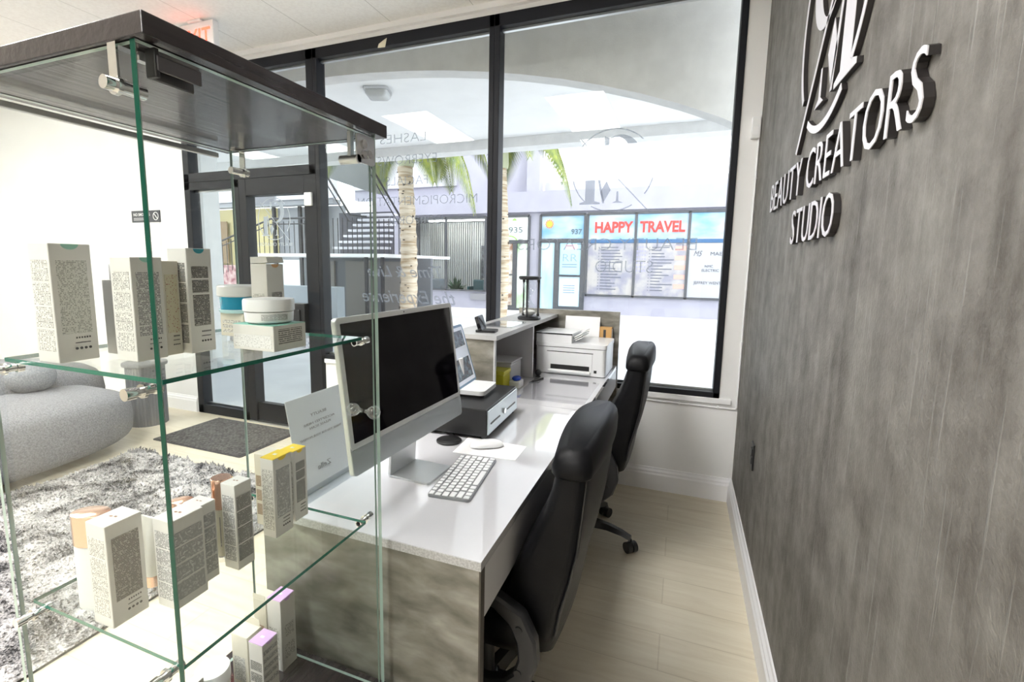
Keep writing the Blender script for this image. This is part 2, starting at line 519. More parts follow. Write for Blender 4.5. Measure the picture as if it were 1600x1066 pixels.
# door
m = MB()
m.box(-3.42, -3.345, FY0, FY1, 0, 2.035, 0, .003)
m.box(-2.75, -2.63, FY0, FY1, 0, 2.035, 0, .003)
m.box(-3.345, -2.75, FY0, FY1, 1.90, 2.035, 0, .003)
m.box(-3.345, -2.75, FY0 + .02, FY1 - .02, .01, .17, 0, .003)
m.box(-3.42, -2.63, FY0 - .02, FY1 + .02, 0, .012, 1)
d1 = tag(m.build('door_1', [BLACKF, STEEL]), kind='structure')
g = MB(); g.box(-3.35, -2.745, GY, GY + .006, .165, 1.905); g.build('pane', WGLASS, d1)
g = MB(); g.box(-2.86, -2.74, FY0 - .05, FY0 + .02, .80, 1.05, 0, .004); g.box(-2.80, -2.78, FY0 - .065, FY0 - .045, .84, 1.00, 0, .004)
g.build('door_handle', BPLAST, d1)
g = MB(); g.box(-2.735, -2.665, FY0 - .02, FY0 + .004, 1.80, 1.90, 0, .006); g.build('door_sensor', WPLAST, d1)

# ---- ceiling lights
EM = mat('lamp_diffuser', (.9, .9, .9), .5, emit=(1, .985, .96), es=LAMP_POWER)
def troffer():
    t = thing('ceiling_light', 'recessed fluorescent ceiling panel', 'ceiling light')
    f = MB()
    for b in ((-.305, .305, -.68, -.655), (-.305, .305, .655, .68), (-.305, -.28, -.68, .68), (.28, .305, -.68, .68)):
        f.box(b[0], b[1], b[2], b[3], -.012, 0)
    f.build('frame', TRIM, t)
    d = MB(); d.box(-.28, .28, -.655, .655, -.008, -.001); d.build('diffuser', EM, t)
    return t
T0 = None
for i, (x, y, lb) in enumerate(((-2.92, .75, 'long white ceiling panel lamp nearest the display case'), (-1.07, .75, 'long white ceiling panel lamp over the reception desk'),
                 (-4.77, .75, 'long white ceiling panel lamp above the grey sofa'), (-6.2, .75, 'long white ceiling panel lamp by the left wall'),
                 (-1.07, -.95, 'added unseen ceiling panel lamp in the row behind, above the aisle'),  # unseen lamp added behind the camera for more light
                 (-1.07, -2.75, 'added unseen ceiling panel lamp farthest from the windows'))):  # unseen lamp added farther back, shifts light towards the aisle
    if T0 is None: T0 = o = troffer()
    else: o = copy_tree(T0)
    o.location = (x, y, ZC)
    o['label'] = lb
    o['group'] = 'recessed ceiling lamps'

# exit sign
RED = mat('exit_red', (.8, .04, .02), .4, emit=(1, .06, .03), es=2.2)
t = thing('exit_sign', 'white ceiling exit sign with red letters above the door mat', 'exit sign', (-3.19, 2.6, ZC))
m = MB(); m.box(-.165, .165, -.022, .022, -.205, -.015, 0, .006); m.box(-.06, .06, -.035, .035, -.015, 0, 0, .004); m.build('housing', WPLAST, t)
m = MB(); put_text(m, 'EXIT', (0, -.022, -.175), (1, 0, 0), (0, 0, 1), (0, -1, 0), .125, .27, .003); m.build('lettering', RED, t)

# ---- wall sign on the dark wall
SFACE = mat('sign_satin_face', (.62, .61, .65), .38)
SBLK = mat('sign_black_side', (.018, .015, .015), .45)
SGN = thing('wall_sign', 'large raised silver and black lettering with round monogram on the dark wall', 'sign', (XR, 1.59, 1.6))
def wall_letters(txt, y0, y1, zb, h):
    # y0 is the left end (towards the window), y1 the right end
    ws = []
    for ch in txt:
        if ch == ' ': ws.append(.34)
        else: ws.append(text_geo(ch, .5, -.010)[2])
    gap = .17
    tot = sum(ws) + gap * (len(txt) - 1)
    s = (y0 - y1) / tot
    u = 0
    for ch, wd in zip(txt, ws):
        if ch != ' ':
            yc = y0 - (u + wd / 2) * s
            m = MB()
            vs, fs, w_ = text_geo(ch, .5, -.010)
            # body black, thin satin face
            M = frame_m((-.001, yc - 1.59, zb - 1.6), (0, -1, 0), (0, 0, 1), (-1, 0, 0))
            m.mesh(vs, fs, M @ Matrix.Diagonal((s, h, .0145 * .729, 1)) @ Matrix.Translation((0, 0, .5 / .729)), 1)
            m.mesh(vs, fs, M @ Matrix.Translation((0, 0, .0147)) @ Matrix.Diagonal((s, h, .0015, 1)) @ Matrix.Translation((0, 0, .5 / .729)), 0)
            m.build('letter', [SFACE, SBLK], SGN)
        u += wd + gap
wall_letters('BEAUTY CREATORS', 2.385, .968, 1.602, .119)
wall_letters('STUDIO', 1.895, 1.405, 1.450, .115)

def arc_band(r0, r1, a0, a1, n=40, c0=(0, 0), c1=None):
    c1 = c1 or c0
    P = [(c0[0] + r0 * math.cos(R(a0 + (a1 - a0) * i / n)), c0[1] + r0 * math.sin(R(a0 + (a1 - a0) * i / n))) for i in range(n + 1)]
    Q = [(c1[0] + r1 * math.cos(R(a0 + (a1 - a0) * i / n)), c1[1] + r1 * math.sin(R(a0 + (a1 - a0) * i / n))) for i in range(n + 1)]
    return P + Q[::-1]

def monogram(add, wd=.03):
    """Round monogram of unit radius: open ring, slash, serif C above left, M below right. add(poly, name)."""
    add(arc_band(1 - wd, 1 + wd, 150 - 15, -48, 48), 'ring')
    add(arc_band(1 - wd, 1 + wd, 232 - 15, 147, 20), 'ring')
    add(arc_band(1 - wd, 1 + wd, 300, 239, 14), 'ring')
    k = wd * .8
    add([(-.92 - k, -1.02), (-.92 + k, -1.02 - k), (.82 + k, .80), (.82 - k, .80 + k)], 'slash')
    # serif C : crescent
    n = 30; o = []; q = []
    for i in range(n + 1):
        t = R(60 + (300 - 60) * i / n)
        o.append((-.16 + .50 * math.cos(t), .33 + .52 * math.sin(t)))
        q.append((-.06 + .36 * math.cos(t), .33 + .475 * math.sin(t)))
    add(o + q[::-1], 'letter')
    add([(.10, .78), (.22, .84), (.22, .40), (.19, .40), (.10, .66)], 'letter')
    # M
    add([(.42, .12), (.66, .12), (.66, -.74), (.80, -.78), (.80, -.82), (.28, -.82), (.28, -.78), (.42, -.74)], 'letter')
    add([(.42, .12), (.22, -.80), (.17, -.80), (.38, .20), (.42, .20)], 'letter')
    add([(.19, -.78), (.02, -.48), (.13, -.26), (.28, -.52)], 'letter')
    add([(-.17, -.52), (-.13, -.52), (-.12, -.75), (-.02, -.80), (-.30, -.80), (-.18, -.75)], 'letter')

def add_wall(poly, name):
    m = MB()
    r, yc, zc = .345, 1.635, 2.105
    q = [((yc - p[0] * r) - 1.59, zc + p[1] * r - 1.6) for p in poly]
    m.prism(q, 'yz', -.001, -.0125, 1)
    m.prism(q, 'yz', -.0127, -.0140, 0)
    m.build(name, [SFACE, SBLK], SGN)
monogram(add_wall)

# outlet, white sensor, cable moulding
t = thing('wall_outlet', 'black rectangular outlet plate low on the dark wall', 'outlet', (XR, 2.37, .545))
m = MB(); m.box(-.007, 0, -.036, .036, -.058, .058, 0, .002); m.build('cover_plate', BPLAST, t)
m = MB(); m.box(-.010, -.007, -.017, .017, -.034, -.004, 0, .001); m.box(-.010, -.007, -.017, .017, .004, .034, 0, .001); m.build('socket', GPLAST, t)
t = thing('wall_sensor', 'small white sensor box on the wall beside the right window', 'sensor', (.312, YW, 2.115))
m = MB(); m.box(-.022, .022, -.030, 0, -.055, .055, 0, .004); m.build('housing', WPLAST, t)
m = MB(); m.box(-.014, .014, -.032, -.030, -.038, .0, 0, .001); m.build('front_panel', TRIM, t)
m = MB()
m.tube([(.331, YW - .006, 2.06), (.331, YW - .006, 1.6), (.330, YW - .006, 1.1), (.331, YW - .006, .575), (.325, YW - .006, .562), (.2, YW - .008, .563), (-.2, YW - .008, .566), (-.7, YW - .008, .562), (-1.2, YW - .008, .563)], .0045, 8)
for z in (1.85, 1.55, 1.25, .95): m.box(.324, .337, YW - .014, YW, z, z + .008)
for x in (.23, .02, -.25): m.box(x, x + .008, YW - .016, YW, .555, .572)
tag(m.build('wall_cable', TRIM), 'thin white cable clipped down the corner and along under the sill', 'cable')
# yellowed tape scrap on the header
m = MB(); m.prism([(-2.06, 2.845), (-2.0, 2.842), (-1.985, 2.90), (-2.02, 2.885), (-2.05, 2.87)], 'xz', FY0 - .003, FY0 - .001)
tag(m.build('tape_scrap', mat('old_tape', (.66, .62, .48), .6)), 'torn yellowed scrap of tape on the black window header', 'tape')

# ---- lettering stuck on the window glass, readable from outside
VINYL = sheer_mat('etched_vinyl', (.55, .56, .58), .30, (.82, .83, .84))
VINYL2 = sheer_mat('white_vinyl', (.85, .85, .85), .8)
DY = GY - .0015
def decal(name, label, rows, mt=VINYL):
    xm, zm = rows[0][1], rows[0][2]
    t = thing(name, label, 'window lettering', (xm, DY, zm))
    for txt, xc, zb, h, wd, th, sh in rows:
        m = MB()
        put_text(m, txt, (xc - xm, 0, zb - zm), (-1, 0, 0), (0, 0, 1), (0, 1, 0), h, wd, .0008, th, shear=sh)
        m.build('text_row', mt, t)
    return t
m = MB()
def add_dec(cx_, cz_, r, mb):
    def f(poly, name):
        mb.prism([(cx_ - p[0] * r, cz_ + p[1] * r) for p in poly], 'xz', DY, DY + .0008)
    return f
monogram(add_dec(-.437, 1.945, .240, m), .014)
tag(m.build('window_monogram', VINYL), 'large round grey monogram on the right window, seen in reverse', 'window lettering')
decal('window_lettering', 'mirrored BEAUTY CREATORS STUDIO lettering below the round monogram on the window',
      [('BEAUTY CREATORS', -.483, 1.470, .078, 1.09, -.012, 0), ('STUDIO', -.345, 1.335, .078, .34, -.012, 0)])
decal('window_lettering', 'mirrored list of treatments in thin grey capitals on the middle window',
      [('LASHES', -1.895, 2.215, .066, .37, -.014, 0), ('EYEBROWS', -1.865, 2.068, .066, .48, -.014, 0), ('FACIALS', -1.865, 1.925, .066, .34, -.014, 0),
       ('MICROPIGMENTATION', -1.80, 1.785, .066, .96, -.014, 0), ('CORPORAL', -1.805, 1.650, .066, .46, -.014, 0)])
decal('window_lettering', 'mirrored two-line slogan in slanted script on the middle window',
      [('Time & Live', -1.90, 1.275, .085, .62, .008, .42), ('the Experience', -1.87, 1.085, .10, .78, .008, .42)])
m = MB()
monogram(add_dec(-3.098, 1.715, .165, m), .02)
put_text(m, 'BEAUTY CREATORS', (-3.10, DY, 1.50), (-1, 0, 0), (0, 0, 1), (0, 1, 0), .028, .36, .0008, -.01)
tag(m.build('door_monogram', VINYL2), 'white round monogram on the glass of the entrance door', 'window lettering')

# notices on the wall left of the door
t = thing('wall_notice', 'small black no smoking plate beside the entrance door', 'sign', (-4.57, YW, 1.765))
m = MB(); m.box(-.19, .19, -.008, 0, -.052, .052, 0, .003); m.build('plate', mat('notice_black', (.05, .055, .065), .4), t)
m = MB(); put_text(m, 'NO SMOKING', (-.05, -.008, .005), (1, 0, 0), (0, 0, 1), (0, -1, 0), .026, .22, .001, .01)
m.box(-.16, .03, -.0092, -.008, -.018, -.014); m.box(-.16, -.0, -.0092, -.008, -.032, -.028)
m.prism([(.135 + p[0] * .036, p[1] * .036) for p in arc_band(.84, 1, 0, 359, 40)], 'xz', -.0092, -.008); m.prism([(.11, .022), (.115, .027), (.16, -.022), (.155, -.027)], 'xz', -.0092, -.008)
m.build('lettering', WHITE, t)
t = thing('wall_document', 'white printed paper notice in a clear sleeve under the no smoking plate', 'notice', (-4.57, YW, 1.56))
m = MB(); m.box(-.17, .17, -.006, 0, -.16, .15, 0, .001); m.build('sheet', PAPER, t)
m = MB()
random.seed(3)
for k in range(18): m.box(-.13, -.13 + random.uniform(.08, .26), -.0068, -.006, .11 - k * .014, .114 - k * .014)
m.build('printed_text', mat('pale_ink', (.5, .5, .52), .6), t)
t = thing('light_switch', 'white double light switch plate on the wall left of the door', 'light switch', (-6.77, YW, 1.20))
m = MB(); m.box(-.13, .13, -.008, 0, -.09, .09, 0, .003); m.build('cover_plate', WPLAST, t)
for x in (-.06, .06):
    m = MB(); m.box(x - .025, x + .025, -.014, -.007, -.045, .045, 0, .003); m.build('rocker', WPLAST, t)

# ---- door mat, rug
MATM = noise_mat('dark_mat_rubber', (.045, .043, .045), (.10, .095, .095), (60, 60, 60), .9, bump=.3)
t = thing('door_mat', 'dark grey ribbed door mat inside the glass door', 'door mat', (-3.25, 2.72, 0))
m = MB(); m.prism(rrect(-.48, .43, -.30, .27, .02), 'xy', 0, .006); m.build('backing', MATM, t)
m = MB()
for i in range(26):
    y = -.285 + i * .0218
    m.box(-.46, .41, y, y + .014, .006, .012)
m.build('ribs', noise_mat('mat_ribs', (.07, .066, .066), (.16, .15, .15), (50, 50, 50), .95, bump=.3), t)
# ================================================================ RECEPTION DESK
DT = .7726
GLOSSW = noise_mat('gloss_white_laminate', (.60, .60, .63), (.67, .67, .695), (1.3, .8, 1), .05, lo=.4, hi=.7, spec=.6, dist=1.2, coat=1.0)
SPECK = noise_mat('speckled_edge', (.42, .42, .43), (.56, .56, .57), (1, 1, 1), .5, nscale=220, lo=.4, hi=.6)
STONE = noise_mat('grey_stone_laminate', (.13, .122, .10), (.36, .345, .31), (1.5, 1.5, 3.6), .32, detail=14, lo=.34, hi=.68, mid=(.235, .225, .195), dist=.25, nscale=5.5, bump=.05)
EDGEB = mat('dark_edge_band', (.06, .05, .04), .4)
APR = mat('white_apron', (.62, .62, .64), .25)
X0, X1 = -.88, -.345       # back and front edge of the worktop
Y0, Y1 = .851, 3.050
D = thing('reception_desk', 'long glossy white reception desk with grey stone patterned end panels', 'desk', (0, 0, 0))
m = MB()
m.box(X0, X1, Y0, 1.985, DT - .020, DT, 0)
m.box(X0, X1, Y0 - .0015, Y0 - .0002, DT - .020, DT - .0008, 1)
m.box(X0, X1, 1.987, 3.02, DT - .020, DT, 0)
m.build('worktop', [GLOSSW, SPECK], D)
m = MB(); m.box(X1 - .020, X1, Y0 + .022, 3.02, DT - .135, DT - .0205, 0); m.build('apron', APR, D)
m = MB()
m.box(X0 - .045, X1 - .004, Y0, Y0 + .02, 0, DT - .0205, 0)
m.box(X1 - .004, X1, Y0 - .0005, Y0 + .0205, 0, DT - .0205, 1)
m.build('end_panel', [STONE, EDGEB], D)
m = MB(); m.box(-.98, X1 + .004, 3.022, 3.050, 0, 1.098, 0); m.build('end_panel', STONE, D)
m = MB()
m.box(-.925, -.885, Y0 + .021, 1.93, 0, .800, 0)
m.box(-.884, -.868, Y0 + .003, 1.93, DT + .0005, .7995, 1)
m.build('front_panel', [STONE, APR], D)
# raised counter with cubbies
m = MB()
m.box(-.960, -.722, 1.925, 3.020, 1.050, 1.0705, 0, .001)
m.build('ledge', [noise_mat('ledge_grey_white', (.38, .38, .385), (.46, .46, .46), (4, 4, 4), .3)], D)
m = MB(); m.box(-.95, -.7395, 1.935, 1.953, DT + .0005, 1.0495, 0); m.box(-.739, -.733, 1.935, 1.953, DT + .0005, 1.0495, 1); m.build('cubby_side', [STONE, APR], D)
m = MB(); m.box(-.95, -.722, 2.475, 2.492, DT + .0005, 1.0495, 0, .0005); m.build('cubby_divider', APR, D)
m = MB(); m.box(-.96, -.944, 1.954, 3.021, 0, 1.0495, 0); m.build('cubby_back', APR, D)
m = MB(); m.box(-.979, -.962, 1.935, 3.021, 0, 1.0495, 0); m.build('customer_panel', STONE, D)
m = MB(); m.box(-.944, -.881, 1.954, 3.021, DT - .02, DT); m.build('cubby_floor', APR, D)
# clear desk pads
CLR = glass_mat('clear_pad', (.97, .97, .98), .05, rough=.06)
m = MB(); m.prism(rrect(-.70, -.365, 2.06, 2.50, .02), 'xy', DT + .0003, DT + .002)
tag(m.build('desk_pad', CLR), 'clear plastic desk pad lying on the desk in front of the printer', 'desk pad')

# ---- all-in-one computer
IM = thing('desktop_computer', 'silver all-in-one computer with a white bezel and black screen', 'computer', (-.684, 1.153, 1.0645), rot=(0, 0, R(-2.1)))
TL = Matrix.Rotation(R(-6.9), 4, 'Y')
W2, H2 = .2735, .184
m = MB()
m.prism([(a, b) for a, b in rrect(-W2, W2, -H2, H2, .012)], 'yz', -.0125, -.0015, 0, M=TL)
m.build('casing', ALU, IM)
m = MB(); m.prism(rrect(-W2 + .0008, W2 - .0008, -H2 + .062, H2 - .0008, .011), 'yz', -.0014, .0002, 0, M=TL); m.build('bezel', mat('bezel_white', (.74, .76, .76), .15), IM)
SCRN = mat('screen_off_glass', (.004, .003, .005), .05, spec=.28)
m = MB(); m.prism(rrect(-W2 + .014, W2 - .014, -H2 + .076, H2 - .014, .002), 'yz', .0003, .0008, 0, M=TL); m.build('screen', SCRN, IM)
m = MB(); m.prism(rrect(-W2 + .0008, W2 - .0008, -H2 + .0008, -H2 + .0615, .011), 'yz', -.0014, .0004, 0, M=TL); m.build('chin', mat('chin_silver', (.60, .65, .67), .3, .5), IM)
m = MB(); m.cyl(TL @ Vector((.0003, 0, H2 - .007)), TL @ Vector((.001, 0, H2 - .007)), .0022, seg=12); m.build('webcam', BPLAST, IM)
m = MB()
zb = DT - 1.0645
m.prism([(-.055, zb + .006), (-.048, zb + .006), (-.030, -.02), (-.037, -.02)], 'xz', -.055 + .02, .075 + .02)
m.build('stand_neck', ALU, IM)
m = MB(); m.prism(rrect(-.058, .075, -.053 + .02, .078 + .02, .01), 'xy', zb + .0005, zb + .006, 0); m.build('stand_foot', ALU, IM, smooth=30)

# ---- keyboard
KB = thing('keyboard', 'slim silver keyboard with white keys lying before the computer', 'keyboard', (-.541, 1.202, DT), R(6.5))
m = MB(); m.prism(rrect(-.0575, .0575, -.1395, .1395, .009), 'xy', .0006, .0075); m.build('tray', mat('tray_grey', (.30, .31, .32), .4, .5), KB, smooth=30)
kw = .0163
km = MB(); km.box(-.0074, .0074, -.0074, .0074, .0076, .0092, bev=.0012); k0 = km.build('key', WPLAST, KB)
first = True
xrows = [-.0485 + i * .0191 for i in range(6)]
def key(x, y, sy=1.0, sx=1.0):
    global first
    if first: k = k0; first = False
    else:
        k = k0.copy(); COL.objects.link(k); k.parent = KB
    k.location = (x, y, 0); k.scale = (sx, sy, 1)
for r_, xx in enumerate(xrows):
    # x runs from the far edge (function row) to the near edge (space bar); y from left (near viewer) to right
    if r_ == 5:
        pos = [(-.1285, 1), (-.1095, 1), (-.0905, 1), (-.0705, 1.15), (-.008, 6.3), (.0545, 1.15), (.0735, 1), (.0925, 1), (.1115, 1), (.1300, .85)]
    elif r_ == 0:
        pos = [(-.1260, 1.3)] + [(-.1045 + i * .0191, .95) for i in range(13)]
    elif r_ == 1: pos = [(-.1300 + i * .0191, 1) for i in range(13)] + [(.1235, 1.5)]
    elif r_ == 2: pos = [(-.1250, 1.55)] + [(-.1000 + i * .0191, 1) for i in range(12)] + [(.1290, .95)]
    elif r_ == 3: pos = [(-.1228, 1.8)] + [(-.0953 + i * .0191, 1) for i in range(11)] + [(.1240, 1.6)]
    else: pos = [(-.1180, 2.3)] + [(-.0860 + i * .0191, 1) for i in range(10)] + [(.1180, 2.2)]
    for y, s in pos: key(xx, y, s, .8 if r_ == 0 else 1)

# ---- mouse, puck, sheet
MS = thing('computer_mouse', 'low white wireless mouse on a sheet of paper', 'mouse', (-.572, 1.447, DT + .0012), R(32))
m = MB()
rs = []
for k in range(9):
    t = k / 8
    z = .0035 + .0175 * math.sin(t * PI / 2)
    s = math.cos(t * PI / 2) ** .55 if t < 1 else .08
    rs.append([(.0565 * s * math.copysign(abs(math.cos(a)) ** .75, math.cos(a)), .0285 * s * math.copysign(abs(math.sin(a)) ** .75, math.sin(a)), z) for a in [2 * PI * i / 32 for i in range(32)]])
m.rings(rs); m.build('shell', WPLAST, MS, smooth=60)
m = MB(); m.rings([[(.052 * s * math.cos(a), .024 * s * math.sin(a), z) for a in [2 * PI * i / 24 for i in range(24)]] for s, z in ((.93, .0), (1.03, .0036))]); m.build('base', GPLAST, MS)
PK = thing('charging_puck', 'round flat black charging pad with its cable behind the keyboard', 'charger', (-.707, 1.440, DT))
m = MB(); m.lathe([(.040, .0005), (.043, .002), (.043, .006), (.041, .0075)], seg=40); m.build('pad', BPLAST, PK, smooth=40)
m = MB(); m.tube([(.0, .04, .003), (-.03, .09, .003), (-.07, .10, .003), (-.12, .06, .003), (-.15, .02, .003)], .0018, 6); m.build('cord', GPLAST, PK)
m = MB(); m.prism([(-.45, 1.500), (-.664, 1.507), (-.654, 1.357), (-.448, 1.373)], 'xy', DT + .0003, DT + .0008)
tag(m.build('paper_sheet', PAPER), 'blank white sheet of paper lying under the mouse', 'paper')

# ---- cash drawer and terminal
CD = thing('cash_drawer', 'low black cash drawer with a pale steel front behind the computer', 'cash drawer', (-.73, 1.675, DT), R(2))
m = MB(); m.box(-.130, .130, -.185, .175, .012, .108, 0, .003); m.build('case', BPLAST, CD)
DSF = mat('drawer_steel', (.62, .70, .74), .3, .25)
m = MB(); m.box(.1305, .136, -.178, .168, .018, .102, 0, .002); m.box(.136, .138, -.155, -.055, .050, .055, 1); m.box(.136, .138, .035, .135, .050, .055, 1); m.build('drawer_front', [DSF, BPLAST], CD)
m = MB(); m.cyl((.136, -.008, .058), (.142, -.008, .058), .010, seg=20); m.build('lock', CHROME, CD, smooth=40)
for x, y in ((-.12, -.17), (.115, -.17), (.115, .16), (-.12, .16)):
    m = MB(); m.cyl((x, y, .0002), (x, y, .0125), .009, seg=14); m.build('foot', BPLAST, CD)
KT = thing('payment_terminal', 'pale blue touch terminal showing two dark pictures, on a white base on the cash drawer', 'payment terminal', (-.735, 1.70, DT + .1085), R(4))
m = MB(); m.prism(rrect(-.055, .075, -.085, .085, .02), 'xy', .010, .026); m.build('base', WPLAST, KT, smooth=30)
m = MB(); m.prism(rrect(-.05, .07, -.08, .08, .018), 'xy', .0, .0098); m.build('base_pad', BPLAST, KT)
T2 = Matrix.Translation((-.02, -.03, .025)) @ Matrix.Rotation(R(-17), 4, 'Y')
BLU = mat('terminal_shell', (.16, .28, .42), .25)
m = MB(); m.prism(rrect(-.14, .14, .0, .235, .014), 'yz', -.016, .0, 0, M=T2); m.build('shell', BLU, KT, smooth=30)
m = MB(); m.prism(rrect(-.128, .128, .010, .225, .006), 'yz', .0002, .0012, 0, M=T2); m.build('screen', mat('screen_white', (.62, .68, .76), .15, emit=(.7, .76, .86), es=.1), KT)
PH = noise_mat('dim_picture', (.02, .025, .03), (.16, .24, .28), (1, 1, 1), .2, nscale=38, detail=5, lo=.42, hi=.64)
m = MB(); m.box(.0013, .0018, -.10, .115, .025, .105, M=T2); m.build('picture', PH, KT)
m = MB(); m.box(.0013, .0018, -.10, .115, .15, .212, M=T2); m.build('picture', PH, KT)
m = MB(); m.box(-.05, -.02, -.12, .13, .03, .20, 0, .008, M=T2); m.build('rear_housing', BPLAST, KT)
m = MB(); m.tube([(-.04, -.01, .02), (-.045, -.01, .07), (-.05, -.01, .13)], .014, 12); m.build('support', WPLAST, KT, smooth=50)

# ---- sign stand with mirrored print showing through
SGS = thing('sign_stand', 'white paper notice in a tilted stand behind the computer, its print showing through reversed', 'notice', (-.849, 1.005, DT))
S2 = Matrix.Translation((0, 0, .028)) @ Matrix.Rotation(R(-10), 4, 'Y')
m = MB(); m.box(-.0015, .0, -.105, .105, .0, .232, M=S2); m.build('sheet', mat('sign_sheet', (.80, .83, .86), .4), SGS)
m = MB()
fu, fv, fw = S2.to_3x3() @ Vector((0, -1, 0)), S2.to_3x3() @ Vector((0, 0, 1)), S2.to_3x3() @ Vector((-1, 0, 0))
def srow(txt, y, z, h, wd):
    # readable from the customer side, so reversed from here
    o = S2 @ Vector((.0012, y, z))
    put_text(m, txt, o, (0, -1, 0), fv, -(S2.to_3x3() @ Vector((1, 0, 0))), h, wd, .0006, 0)
srow('BEAUTY', 0, .175, .008, .06)
srow('ACCEPTED HERE', 0, .155, .006, .12)
srow('PLEASE SCAN', 0, .143, .006, .08)
srow('THANK YOU FOR YOUR PAYMENT', 0, .12, .006, .16)
srow('Zelle', -.01, .035, .014, .05)
m.build('printed_text', GREYINK, SGS)
m = MB(); m.prism([(-.016, .028), (.004, .028), (.016, .0005), (-.016, .0005)], 'xz', -.106, .106); m.build('stand', glass_mat('acrylic', (.95, .97, .98), .06), SGS)

# ---- things on the ledge
ZL = 1.0707
HG = thing('hourglass', 'black framed hourglass with white sand on the raised counter', 'hourglass', (-.79, 2.62, ZL))
HG.scale = (1.18, 1.18, .97)
m = MB(); m.lathe([(.050, 0), (.055, .004), (.055, .012), (.046, .020), (.040, .020)], seg=32); m.build('base', BPLAST, HG, smooth=40)
m = MB(); m.lathe([(.040, .228), (.046, .228), (.053, .236), (.053, .244), (.048, .248)], seg=32); m.build('top_plate', BPLAST, HG, smooth=40)
for a in (30, 150, 270):
    m = MB(); x, y = .042 * math.cos(R(a)), .042 * math.sin(R(a))
    m.lathe([(.006, .018), (.0075, .028), (.0045, .036), (.004, .12), (.0045, .21), (.0075, .22), (.006, .230)], (x, y, 0), 12); m.build('post', BPLAST, HG, smooth=50)
bulb = [(.012, .021), (.026, .030), (.031, .052), (.026, .080), (.012, .108), (.0035, .124), (.012, .140), (.026, .168), (.031, .196), (.026, .218), (.012, .227)]
m = MB(); m.lathe(bulb, seg=28); m.build('glass_bulb', glass_mat('bulb_glass', (.93, .95, .95), .07, edge_gain=1.0), HG, smooth=70)
m = MB(); m.lathe([(.012, .022), (.0245, .031), (.028, .048), (.018, .054), (.002, .058)], seg=24); m.build('sand', mat('white_sand', (.85, .84, .82), .9), HG, smooth=60)
CR = thing('card_reader', 'small black card reader on a stand at the near end of the raised counter', 'card reader', (-.815, 2.03, ZL), R(8))
m = MB(); m.prism(rrect(-.04, .05, -.035, .045, .01), 'xy', .0, .010); m.build('stand', BPLAST, CR, smooth=30)
C2 = Matrix.Translation((-.01, 0, .010)) @ Matrix.Rotation(R(-18), 4, 'Y')
m = MB(); m.prism(rrect(-.045, .045, .0, .066, .012), 'yz', -.012, .004, M=C2); m.build('body', mat('reader_gloss', (.012, .012, .014), .08), CR, smooth=30)
m = MB(); m.prism(rrect(-.036, .036, .012, .058, .006), 'yz', .0041, .005, M=C2); m.build('screen', SCRN, CR)
m = MB(); m.prism(rrect(-.90, -.75, 2.20, 2.44, .004), 'xy', ZL + .0003, ZL + .006)
tag(m.build('acrylic_holder', glass_mat('acrylic_grey', (.86, .87, .88), .08)), 'flat clear acrylic tray on the counter between card reader and hourglass', 'tray')

# ---- cubby contents
ZD = DT + .0004
BX = thing('storage_tub', 'clear white plastic tub standing in the desk cubby', 'tub', (-.83, 2.36, ZD))
m = MB(); m.box(-.075, .055, -.085, .085, 0, .105, bev=.008); m.build('body', mat('frosted_plastic', (.72, .72, .73), .3), BX)
m = MB(); m.box(-.08, .06, -.09, .09, .1055, .116, bev=.004); m.build('lid', mat('frosted_lid', (.80, .80, .82), .25), BX)
BX = thing('yellow_box', 'small yellow lidded box in the desk cubby', 'box', (-.80, 2.18, ZD))
m = MB(); m.box(-.05, .035, -.04, .055, 0, .078, bev=.003); m.build('body', mat('yellow_plastic', (.62, .58, .03), .35), BX)
m = MB(); m.box(-.054, .039, -.044, .059, .0785, .096, bev=.003); m.build('lid', mat('yellow_lid', (.66, .62, .05), .35), BX)
BX = thing('blue_lidded_box', 'little white box with a bright blue lid beside the yellow one', 'box', (-.735, 2.25, ZD))
m = MB(); m.box(-.028, .025, -.035, .038, 0, .036, bev=.005); m.build('body', WPLAST, BX)
m = MB(); m.ell((0, 0, .044), (.022, .030, .013)); m.build('lid', mat('cobalt', (.01, .06, .55), .25), BX, smooth=60)
m = MB(); m.box(-.745, -.715, 2.09, 2.125, ZD, ZD + .032, bev=.003); m.cyl((-.7149, 2.107, ZD + .016), (-.7143, 2.107, ZD + .016), .004, m=1)
tag(m.build('small_dice_box', [CARTON2, BPLAST]), 'tiny cream cube with a dark dot before the yellow box', 'cube')
m = MB(); m.tube([(-.69, 2.38, ZD + .005), (-.66, 2.47, ZD + .005)], .005, 10); m.tube([(-.688, 2.385, ZD + .005), (-.70, 2.35, ZD + .005)], [.004, .001], 8)
tag(m.build('marker_pen', BPLAST, smooth=40), 'black pen lying on the desk beside the cubby', 'pen')

